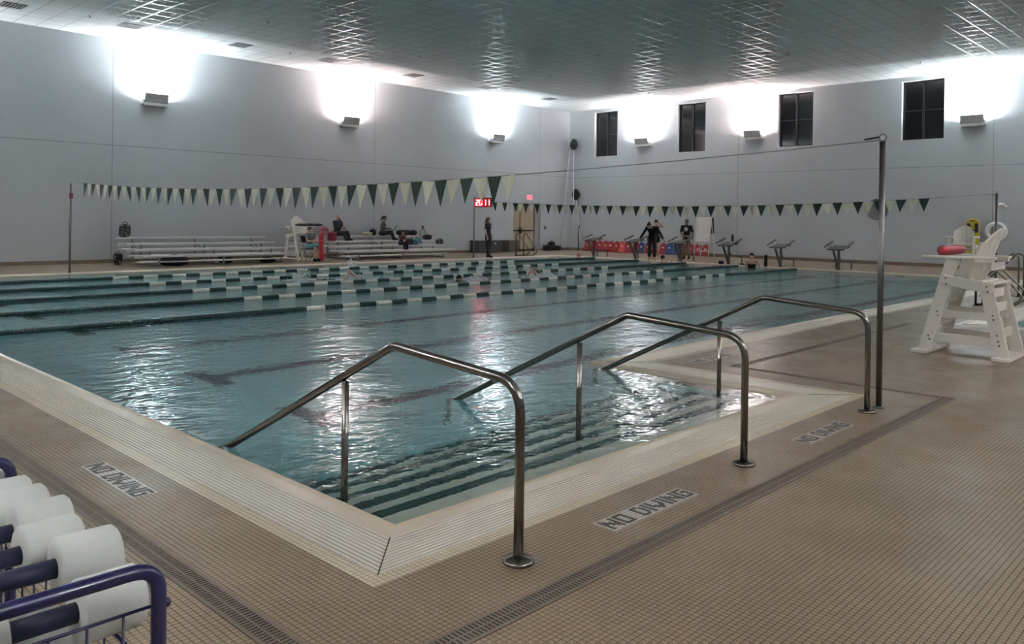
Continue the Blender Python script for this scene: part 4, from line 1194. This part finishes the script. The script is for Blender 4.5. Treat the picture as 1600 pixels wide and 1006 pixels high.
def person(label, J, skin, loc, rz=0, shirt=None, sleeve=.55, trousers=None, leg=1.95, shoes=None, hair=None, hairstyle='short', build=1.0, look=(0, 0, 0), curl=.5, group=None, hands=(None, None), rot=None, extra=None, name='person'):
    look = Matrix.Rotation(look[2], 3, 'Z') @ Matrix.Rotation(look[0], 3, 'X') @ Matrix.Rotation(look[1], 3, 'Y')
    s = J['s']; b = MB(); torso(b, J, 0, build); limbs(b, J, 0, 'arm', 2); limbs(b, J, 0, 'leg', 2); head(b, J, look)
    hand(b, J['elL'], J['wrL'], s, 1, curl, hands[0]); hand(b, J['elR'], J['wrR'], s, -1, curl, hands[1])
    for q in 'LR':
        an, to = J['an' + q], J['toe' + q]; d = to - an
        b.cone(an, .04 * s, an + d * .35 + V3(0, 0, -.02) * s, .036 * s, 8); b.cone(an - Vector((d.x, d.y, 0)) * .18 + V3(0, 0, -.045) * s, .032 * s, to, .024 * s, 8); b.cone(an + d * .4, .04 * s, to - d * .12, .034 * s, 8)
    o = b.build(name, skin, voxel=.0085, smooth_it=2)
    tag(o, label, 'person', group); o.location = loc; o.rotation_euler = rot if rot else (0, 0, rz)
    if shirt and sleeve < .2:
        m_ = MB(); s_ = s
        R2 = basis(J['waist'], J['neck']); m_.ell(J['pelvis'] + V3(0, 0, .01), (.160 * s_ * build, .113 * s_ * build, .11 * s_), 14, R=basis(J['pelvis'], J['waist'])); m_.ell(J['waist'], (.134 * s_ * build, .098 * s_ * build, .15 * s_), 14, R=R2); m_.ell(J['chest'] - (J['neck'] - J['chest']) * .18, (.166 * s_ * build, .114 * s_ * build, .125 * s_), 14, R=R2)
        f_ = R2 @ Vector((0, .085, 0)) * s_; b_ = R2 @ Vector((0, -.085, 0)) * s_; up = R2 @ Vector((0, 0, .135)) * s_
        for q in (-1, 1):
            sd = R2 @ Vector((q * .09, 0, 0)) * s_
            for e in (f_, b_): m_.tube([J['chest'] + sd + e, J['chest'] + sd + up * 1.05 + e * .3], .014 * s_, 8)
        m_.build('swimsuit', shirt, o, voxel=.010, smooth_it=1)
    elif shirt:
        m_ = MB(); torso(m_, J, .014, build * 1.03); limbs(m_, J, .013, 'arm', sleeve); m_.cone(J['neck'] - (J['neck'] - J['chest']) * .3, .07 * s, J['neck'] - (J['neck'] - J['chest']) * .08, .064 * s, 10); m_.build('shirt', shirt, o, voxel=.012, smooth_it=2)
    if trousers:
        m_ = MB(); m_.ell(J['pelvis'] + V3(0, 0, .01), (.158 * s * build + .018, .112 * s * build + .018, .10 * s + .012), 14, R=basis(J['pelvis'], J['waist'])); limbs(m_, J, .019 if leg > 1.5 else .026, 'leg', leg); m_.build('trousers' if leg > 1.2 else 'shorts', trousers, o, voxel=.012, smooth_it=2)
    if shoes:
        for q in 'LR':
            an, to = J['an' + q], J['toe' + q]; d = to - an; m_ = MB()
            m_.cone(an, .05 * s, an - Vector((d.x, d.y, 0)) * .15 + V3(0, 0, -.04) * s, .042 * s, 8); m_.cone(an + d * .2, .05 * s, to, .036 * s, 8); m_.cone(an - Vector((d.x, d.y, 0)) * .2 + V3(0, 0, -.05) * s, .036 * s, to + V3(0, 0, -.0), .034 * s, 8)
            m_.build('shoe', shoes, o, voxel=.01, smooth_it=1)
    h = J['head']; P = lambda c: h + look @ Vector(c) * s
    if hair:
        m_ = MB()
        if hairstyle == 'cap': m_.ell(P((0, -.014, .035)), tuple(q * s for q in (.083, .101, .085)), 14, R=look)
        elif hairstyle == 'bald': m_.ell(P((0, .05, -.075)), tuple(q * s for q in (.055, .052, .045)), 10, R=look)
        else:
            m_.ell(P((0, -.026, .035)), tuple(q * s for q in (.085, .100, .088)), 14, R=look)
            if hairstyle == 'long':
                m_.cone(P((0, -.07, .0)), .08 * s, P((0, -.085, -.20)), .075 * s, 12); m_.cone(P((.055, -.03, .0)), .04 * s, P((.075, -.02, -.19)), .04 * s); m_.cone(P((-.055, -.03, .0)), .04 * s, P((-.075, -.02, -.19)), .04 * s)
            if hairstyle == 'bun': m_.ell(P((0, -.10, .09)), tuple(q * s for q in (.045, .045, .04)), 10)
            if hairstyle == 'tail': m_.cone(P((0, -.11, .05)), .04 * s, P((0, -.14, -.14)), .025 * s)
        m_.build({'cap': 'swim_cap', 'bald': 'beard'}.get(hairstyle, 'hair'), hair, o, voxel=.008, smooth_it=1)
    m_ = MB()
    for q in (-1, 1): m_.ell(P((q * .029, .084, .0)), tuple(k * s for k in (.012, .008, .006)), 8, R=look)
    m_.build('eyes', M_eye, o)
    if extra: extra(o, J, P, look)
    return o
M_eye = mat('eye_dark', (.02, .015, .012), .3)
SK1, SK2, SK3 = mat('skin_fair', SKIN1, .5, 0, .06, 8), mat('skin_tan', SKIN2, .5, 0, .06, 8), mat('skin_dark', SKIN3, .5, 0, .06, 8)
BLK = mat('black_fabric', (.010, .010, .012), .85); BLK2 = mat('charcoal_fabric', (.022, .022, .026), .85)
KHAKI = mat('khaki_fabric', (.22, .165, .10), .8); GREYT = mat('grey_tee', (.20, .19, .20), .85); TEAL = mat('teal_fabric', (.10, .30, .31), .8)
MAROON = mat('maroon_fabric', (.14, .045, .05), .85); HBLK = mat('black_hair', (.008, .007, .007), .5); HBRN = mat('brown_hair', (.05, .03, .02), .5)
def plaid():
    m, nt, b = new_mat('plaid_shirt'); v = ob_coords(nt)
    c = N(nt, 'ShaderNodeTexChecker'); c.inputs['Scale'].default_value = 14; nt.links.new(v, c.inputs['Vector'])
    n = noise_n(nt, v, 22, 2); nt.links.new(mixc(nt, math_n(nt, 'MULTIPLY', c.outputs['Fac'], maprange(nt, n, .45, .55, .3, 1)), (.012, .012, .014), (.34, .34, .33)), b.inputs['Base Color']); b.inputs['Roughness'].default_value = .85
    return m
def patterned(name, c1, c2, scale, thr=.55):
    m, nt, b = new_mat(name); v = ob_coords(nt)
    n = noise_n(nt, v, scale, 3, .6); nt.links.new(mixc(nt, maprange(nt, n, thr, thr + .05, 0, 1), c1, c2), b.inputs['Base Color']); b.inputs['Roughness'].default_value = .8
    return m
PLAID = plaid(); LEGG = patterned('patterned_leggings', (.012, .012, .013), (.09, .06, .055), 18, .56)
M_tee = mat('tee_print', (.55, .56, .45), .7)

def chest_print(w_, h_, y, z, spots=True):
    def f(o, J, P, look):
        m_ = MB(); m_.ell((0, y, z), (w_, .012, h_), 16); q = m_.build('chest_print', M_tee, o)
        if spots:
            m_ = MB(); [m_.ell((a, y + .010, z + b_), (.018, .004, .014), 8) for a, b_ in ((-.035, .02), (.035, .02), (0, -.01), (-.02, -.045), (.02, -.045))]; m_.build('print_marks', BLK, q)
    return f
# toward: angle so that local +y points at world direction (dx, dy)
def face(dx, dy): return atan2(dy, dx) - pi / 2
person('woman in black standing by the far pool edge beside the red clock', joints(.985, wrL=(-.21, .06, .90), wrR=(.22, .05, .88), anL=(-.08, -.05, .09), toeL=(-.10, .12, .03), anR=(.10, .10, .09), toeR=(.13, .26, .03)),
       SK1, (23.9, 24.28, 0.0), face(.35, -.94), BLK, .6, BLK, 1.95, BLK, HBRN, 'long', look=(0, 0, .3), extra=chest_print(.05, .014, .122, 1.32, False))
BEND = dict(pelvis=(0, -.06, .93), waist=(0, .02, 1.05), chest=(0, .14, 1.20), neck=(0, .28, 1.31), head=(.11, .40, 1.38), shL=(-.19, .22, 1.30), shR=(.19, .22, 1.30), elL=(-.34, .24, 1.06), wrL=(-.45, .32, .86), elR=(.34, .22, 1.06), wrR=(.45, .30, .88), hiL=(-.09, -.05, .91), hiR=(.09, -.05, .91))
person('person in black leaning forward over the pool edge with arms held out', joints(1.03, **BEND), SK2, (28.12, 18.98, 0.0), face(-.83, -.5), BLK, 1.9, LEGG, 1.75, None, HBLK, 'bun', look=(-.5, 0, 0))
person('bare-shouldered swimmer in a dark cap raising one arm behind the bending person', joints(.98, shL=(-.185, 0, 1.42), elL=(-.36, .06, 1.40), wrL=(-.16, .10, 1.60)), SK1, (29.5, 19.72, 0.0), face(-.9, -.3),
       BLK, .12, BLK, .35, None, BLK, 'cap', hands=((.6, 0, .5), None))
person('man in a black printed tee and khaki trousers standing behind a starting block', joints(1.0, elR=(.26, .0, 1.14), wrR=(.13, .17, 1.0), elL=(-.27, -.02, 1.12), wrL=(-.27, .03, .88)), SK3, (30.5, 18.82, 0.0), face(-.93, -.3),
       BLK, .8, KHAKI, 1.95, BLK, HBLK, 'short', 1.12, extra=chest_print(.085, .085, .132, 1.27))
person('woman in a black swimsuit and dark cap standing in the water at the end wall', joints(.98, elL=(-.30, .02, 1.18), wrL=(-.34, .14, .98)), SK1, (27.35, 14.15, -1.15), face(-.9, -.35),
       BLK, .1, BLK, .2, None, BLK, 'cap')
person('swimmer in a dark cap holding the pool edge below the starting block', joints(1.0, elL=(-.22, .20, 1.25), wrL=(-.15, .40, 1.40), elR=(.22, .20, 1.25), wrR=(.15, .40, 1.40)), SK1, (27.45, 18.02, -1.43), face(1, 0), BLK, .1, BLK, .2, None, BLK, 'cap')
person('swimmer at the corner of the pool with a pinkish cap, only the head showing', joints(1.0), SK1, (27.4, 22.25, -1.53), face(-.6, -.8), BLK, .1, BLK, .2, None, mat('pink_cap', (.45, .14, .13), .5), 'cap')
person('swimmer with a black cap in the middle lane, only the head showing', joints(1.0, elL=(-.45, .1, 1.2), wrL=(-.5, .35, 1.25), elR=(.45, .1, 1.2), wrR=(.5, .35, 1.25), anL=(-.1, -.5, .35), anR=(.1, -.6, .3), toeL=(-.1, -.65, .3), toeR=(.1, -.75, .25)), SK1, (14.96, 16.3, -1.60), face(-.5, -.8), BLK, .1, BLK, .2, None, BLK, 'cap')
SWIM = dict(shR=(.185, 0, 1.42), elR=(.30, -.30, 1.55), wrR=(.26, -.10, 1.80), shL=(-.185, 0, 1.40), elL=(-.22, .10, 1.62), wrL=(-.20, .16, 1.85), knL=(-.10, .0, .52), knR=(.10, -.05, .52), anL=(-.10, -.02, .10), anR=(.10, .06, .10), toeL=(-.10, .02, -.06), toeR=(.10, .10, -.06))
# freestyle swimmers lie face down, heading along the lanes
def lay(loc, heading):
    return (Matrix.Translation(loc) @ Matrix.Rotation(heading, 4, 'Z') @ Matrix.Rotation(radians(-90), 4, 'X'))
p1 = person('front-crawl swimmer with a black cap and one arm lifted out of the water', joints(1.0, **SWIM), SK1, (0, 0, 0), 0, BLK, .1, BLK, .2, None, BLK, 'cap')
p1.matrix_world = Matrix.Translation((11.1, 18.35, -.17)) @ Matrix.Rotation(-pi / 2, 4, 'Z') @ Matrix.Rotation(radians(-88), 4, 'X')
p2 = person('front-crawl swimmer farther off beyond the black-capped head, pinkish in the splashing water', joints(1.0, **SWIM), SK1, (0, 0, 0), 0, mat('pink_suit', (.35, .08, .09), .7), .1, mat('pink_suit', (.35, .08, .09), .7), .3, None, mat('pink_cap', (.45, .14, .13), .5), 'cap')
p2.matrix_world = Matrix.Translation((19.2, 15.75, -.17)) @ Matrix.Rotation(pi / 2, 4, 'Z') @ Matrix.Rotation(radians(-88), 4, 'X')

def sit(h, foot, kn=.44, fy=.42, lean=0.0):
    return dict(pelvis=(0, 0, h + .10), waist=(0, .0 + lean * .3, h + .24), chest=(0, .01 + lean * .7, h + .42), neck=(0, .02 + lean, h + .59), head=(0, .05 + lean * 1.2, h + .73),
                shL=(-.185, .01 + lean, h + .54), shR=(.185, .01 + lean, h + .54), elL=(-.24, .10 + lean, h + .30), elR=(.24, .10 + lean, h + .30), wrL=(-.10, .30, h + .30), wrR=(.10, .30, h + .30),
                hiL=(-.09, .02, h + .09), hiR=(.09, .02, h + .09), knL=(-.12, kn, h + .14), knR=(.12, kn, h + .14), anL=(-.12, fy, foot + .09), anR=(.12, fy + .04, foot + .09), toeL=(-.13, fy + .16, foot + .035), toeR=(.15, fy + .20, foot + .035))
def cup(o, J, P, look):
    pass
man = person('bearded man in a black jacket sitting on the top bleacher row holding a cup', joints(1.0, **sit(.0, -.20, .42, .52)), SK1, (18.55, 27.38, .86), face(.25, -.97), BLK, 1.9, BLK2, 1.95, BLK, mat('beard_brown', (.03, .02, .016), .7), 'bald', 1.08)
c_ = MB(); c_.lathe([(.030, 0), (.042, .13), (.043, .135)], 16); c_.tube([(0, 0, .12), (.012, 0, .24)], .005, 6); o = c_.build('drink_cup', M_whitep, loc=(18.62, 27.04, 1.17)); tag(o, 'white cup with a straw held by the bearded man', 'cup')
person('woman in a plaid shirt sitting on the top bleacher row with a laptop', joints(.96, **sit(.0, -.20, .42, .50, .06)), SK2, (20.74, 27.38, .86), face(.75, -.66), PLAID, 1.8, BLK, 1.95, BLK, HBLK, 'tail', look=(-.25, 0, 0))
lp = thing('laptop', 'open black laptop on the lap of the woman in plaid', 'laptop', (21.02, 27.08, 1.085), face(.75, -.66))
a = MB(); a.box((0, 0, 0), (.33, .23, .02)); a.build('keyboard_base', BLK2, lp, bevel=.004)
a = MB(); a.box((0, .165, .105), (.33, .012, .23), R=Matrix.Rotation(radians(-20), 3, 'X')); a.build('screen', BLK2, lp, bevel=.003)
person('child in maroon with dark hair sitting low on the right bleachers', joints(.68, **sit(.0, -.38, .40, .42, .08)), SK1, (20.62, 25.95, .51), face(.1, -.99), MAROON, 1.7, LEGG, 1.9, BLK, HBLK, 'short', look=(-.1, 0, 0))
# lifeguard on a folding chair
fc = thing('folding_chair', 'dark folding chair under the seated lifeguard in grey', 'chair', (16.22, 25.72, 0), pi)
a = MB(); a.box((0, .0, .44), (.42, .40, .03)); a.build('seat', BLK2, fc, bevel=.01)
a = MB(); a.box((0, -.24, .78), (.42, .03, .24)); a.build('backrest', BLK2, fc, bevel=.01)
for sx in (-1, 1):
    a = MB(); a.tube([(sx * .21, -.27, .90), (sx * .21, .22, 0)], .011, 8); a.build('leg', M_steel2, fc)
    a = MB(); a.tube([(sx * .20, .14, .43), (sx * .20, -.26, 0)], .011, 8); a.build('leg', M_steel2, fc)
person('seated lifeguard in a grey top and teal shorts beside an upright red tube', joints(.94, **sit(.47, .0, .42, .34, .02)), SK1, (16.22, 25.70, 0.0), face(.25, -.97), GREYT, .45, TEAL, .95, BLK, HBRN, 'bun')
rescue_tube('rescue_tube', 'tall red rescue tube standing upright beside the seated lifeguard', 1.02, .085, Matrix.Translation((16.36, 25.12, .53)) @ Matrix.Rotation(radians(88), 4, 'Y'), M_red, M_red, .3)

# splashes
M_spl = mat('white_spray', (.72, .76, .78), .3)
def splash(c, w_, h_, n, seed, label):
    rnd = random.Random(seed); m_ = MB()
    for k in range(n):
        t_ = rnd.random(); x, y = rnd.gauss(0, w_ * .3), rnd.gauss(0, w_ * .3); z = abs(rnd.gauss(0, h_ * .45)); r_ = rnd.uniform(.006, .022)
        m_.ell((x, y, z), (r_, r_ * rnd.uniform(.7, 1.5), r_ * rnd.uniform(.8, 2.2)), 6)
    for k in range(n // 2):
        x, y = rnd.gauss(0, w_ * .6), rnd.gauss(0, w_ * .35); m_.ell((x, y, -.006), (rnd.uniform(.03, .09), rnd.uniform(.02, .05), .012), 7)
    o = m_.build('water_splash', M_spl, loc=(c[0], c[1], -.02)); tag(o, label, 'splash', kind='stuff')
splash((11.5, 18.6), .35, .22, 150, 1, 'white splash thrown up left of the crawl swimmer')
splash((15.6, 22.2), .32, .24, 150, 2, 'white splash near the left wall below the bleachers')
splash((12.9, 18.2), .5, .10, 120, 3, 'white foam beside the crawl swimmer')
splash((15.4, 16.2), .4, .06, 60, 4, 'foam around the black-capped head')
splash((17.8, 15.7), .5, .12, 120, 5, 'foam around the farther crawl swimmer')

# ------------------------------------------------------------------ bags and clutter
def soft(name, label, cat, c, d, m_, rz=0, handle=True, group=None, seed=0, mb_handle=None):
    """soft lumpy bag: rounded body plus a carrying strap"""
    t_ = thing(name, label, cat, c, rz, group)
    n = 16; rows = 10; vs = []; fs = []
    for i in range(rows + 1):
        ph = pi * i / rows
        for k in range(n):
            a_ = 2 * pi * k / n
            sg = lambda v, p: math.copysign(abs(v) ** p, v)
            x, y, z = sg(sin(ph), .45) * sg(cos(a_), .55), sg(sin(ph), .45) * sg(sin(a_), .55), -sg(cos(ph), .6)
            w_ = 1 + .12 * noise.noise(Vector((x * 1.7 + seed, y * 1.7, z * 1.7)))
            vs.append((x * d[0] / 2 * w_, y * d[1] / 2 * w_, max(0, d[2] / 2 + z * d[2] / 2 * (1 + .15 * noise.noise(Vector((x * 2, seed, y * 2)))))))
    for i in range(rows):
        for k in range(n):
            k2 = (k + 1) % n; fs.append((i * n + k, i * n + k2, (i + 1) * n + k2, (i + 1) * n + k))
    a = MB(); a.add(vs, fs, None, 0, True); a.build('bag_body', m_, t_)
    if handle:
        a = MB(); a.tube([(d[0] * .25 * cos(pi * i / 10), 0, d[2] * .92 + d[2] * .22 * sin(pi * i / 10)) for i in range(11)], .012, 6); a.build('strap', m_, t_)
    return t_
PATB = patterned('black_white_print', (.012, .012, .012), (.30, .30, .28), 14, .57)
PATT = patterned('teal_print', (.03, .16, .21), (.42, .48, .50), 10, .56)
PINK = mat('pink_fabric', (.38, .13, .17), .8); PINK2 = patterned('pink_white_towel', (.42, .22, .25), (.65, .55, .55), 9, .5); REDF = mat('crimson_fabric', (.22, .02, .035), .8); TOW = patterned('cream_towel', (.50, .47, .36), (.15, .14, .09), 14, .58)
soft('tote_bag', 'black and white patterned tote bag at the left end of the top bleacher row', 'bag', (10.46, 27.52, .852), (.36, .20, .44), PATB)
soft('basket', 'small dark basket bag on the deck left of the empty bleachers', 'bag', (10.02, 26.9, 0), (.26, .22, .38), PATB, seed=3)
soft('duffel_bag', 'black duffel bag stowed under the left end of the empty bleachers', 'bag', (11.30, 25.72, .0), (.90, .34, .30), BLK, seed=4)
soft('duffel_bag', 'small dark bag under the middle of the empty bleachers', 'bag', (13.2, 26.05, .0), (.45, .26, .26), BLK2, seed=5)
soft('duffel_bag', 'low black bag under the right end of the empty bleachers', 'bag', (14.6, 25.75, .0), (.55, .26, .16), BLK, seed=6)
soft('gym_bag', 'pink bag left of the bearded man', 'bag', (18.02, 27.55, .852), (.42, .22, .36), PINK, seed=7)
soft('towel', 'pink and white towel heaped beside the bearded man', 'towel', (17.85, 27.30, .852), (.32, .18, .18), PINK2, handle=False, seed=8)
soft('backpack', 'crimson backpack on the bleacher row below the pink bag', 'bag', (17.88, 26.72, .677), (.34, .24, .34), REDF, seed=9)
soft('towel', 'crumpled cream and green towel on the top bleacher row between the man and the woman', 'towel', (20.02, 27.38, .852), (.42, .22, .15), TOW, handle=False, seed=10)
soft('backpack', 'black backpack just left of the woman in plaid', 'bag', (20.38, 27.52, .852), (.26, .2, .26), BLK, seed=11)
soft('jacket', 'dark jackets piled right of the woman in plaid', 'jacket', (21.9, 27.40, .852), (.70, .26, .24), BLK2, handle=False, seed=12)
soft('gym_bag', 'black bag at the right end of the top bleacher row', 'bag', (22.40, 27.38, .852), (.34, .24, .22), BLK, seed=13)
soft('swim_bag', 'small bright red bag on the third bleacher row', 'bag', (22.1, 26.72, .677), (.24, .16, .12), mat('bright_red', (.5, .02, .03), .6), handle=False, seed=14)
soft('tote_bag', 'teal patterned bag on the bleacher row right of the child', 'bag', (21.5, 26.05, .507), (.46, .24, .28), PATT, seed=15)
soft('backpack', 'black backpack left of the teal patterned bag', 'bag', (21.10, 26.02, .507), (.32, .22, .24), LEGG, seed=16)
soft('gym_bag', 'large black bag on the third bleacher row near its right end', 'bag', (22.65, 26.72, .677), (.42, .24, .22), BLK, seed=17)
soft('gym_bag', 'black and white bag at the right end of the lower bleacher row', 'bag', (22.74, 26.02, .507), (.32, .24, .22), PATB, seed=18)
soft('duffel_bag', 'black duffel bag lying on the floor right of the tan door', 'bag', (31.6, 27.75, 0), (.55, .30, .28), BLK, seed=19)
soft('duffel_bag', 'tallest black bag in the heap near the room corner', 'bag', (32.0, 27.80, 0), (.40, .30, .46), BLK, seed=20)
soft('duffel_bag', 'black bag with a white patch closest to the skimmer poles', 'bag', (32.45, 27.80, 0), (.45, .30, .24), BLK2, seed=21)
jug = thing('water_jug', 'tall clear jug with a black cap on the bleachers near the red bag', 'jug', (22.43, 26.76, .677))
M_clear = mat('clear_plastic', (.80, .80, .80), .15, trans=.75)
a = MB(); a.lathe([(.12, 0), (.13, .02), (.13, .36), (.10, .42), (.05, .47), (.045, .52)], 20); a.build('body', M_clear, jug)
a = MB(); a.lathe([(.05, .52), (.05, .58), (.03, .60)], 16); a.build('cap', M_black, jug)
for (x, y, d_, l) in ((27.98, 15.85, (.17, .13, .11), 'small black box on the pool edge left of the white-board block'), (28.0, 14.95, (.22, .12, .06), 'flat black pouch on the pool edge between two blocks')):
    a = MB(); a.box((0, 0, d_[2] / 2 + .004), (d_[1], d_[0], d_[2])); o = a.build('gear_pouch', BLK, loc=(x + .2, y, 0), bevel=.02); tag(o, l, 'pouch')
a = MB(); a.lathe([(.055, 0.0), (.06, .01), (.06, .40), (.05, .42)], 16); o = a.build('lane_anchor_cover', BLK, loc=(28.1, 13.98, .003)); tag(o, 'black upright cylinder on the pool edge left of a starting block post', 'post cover')
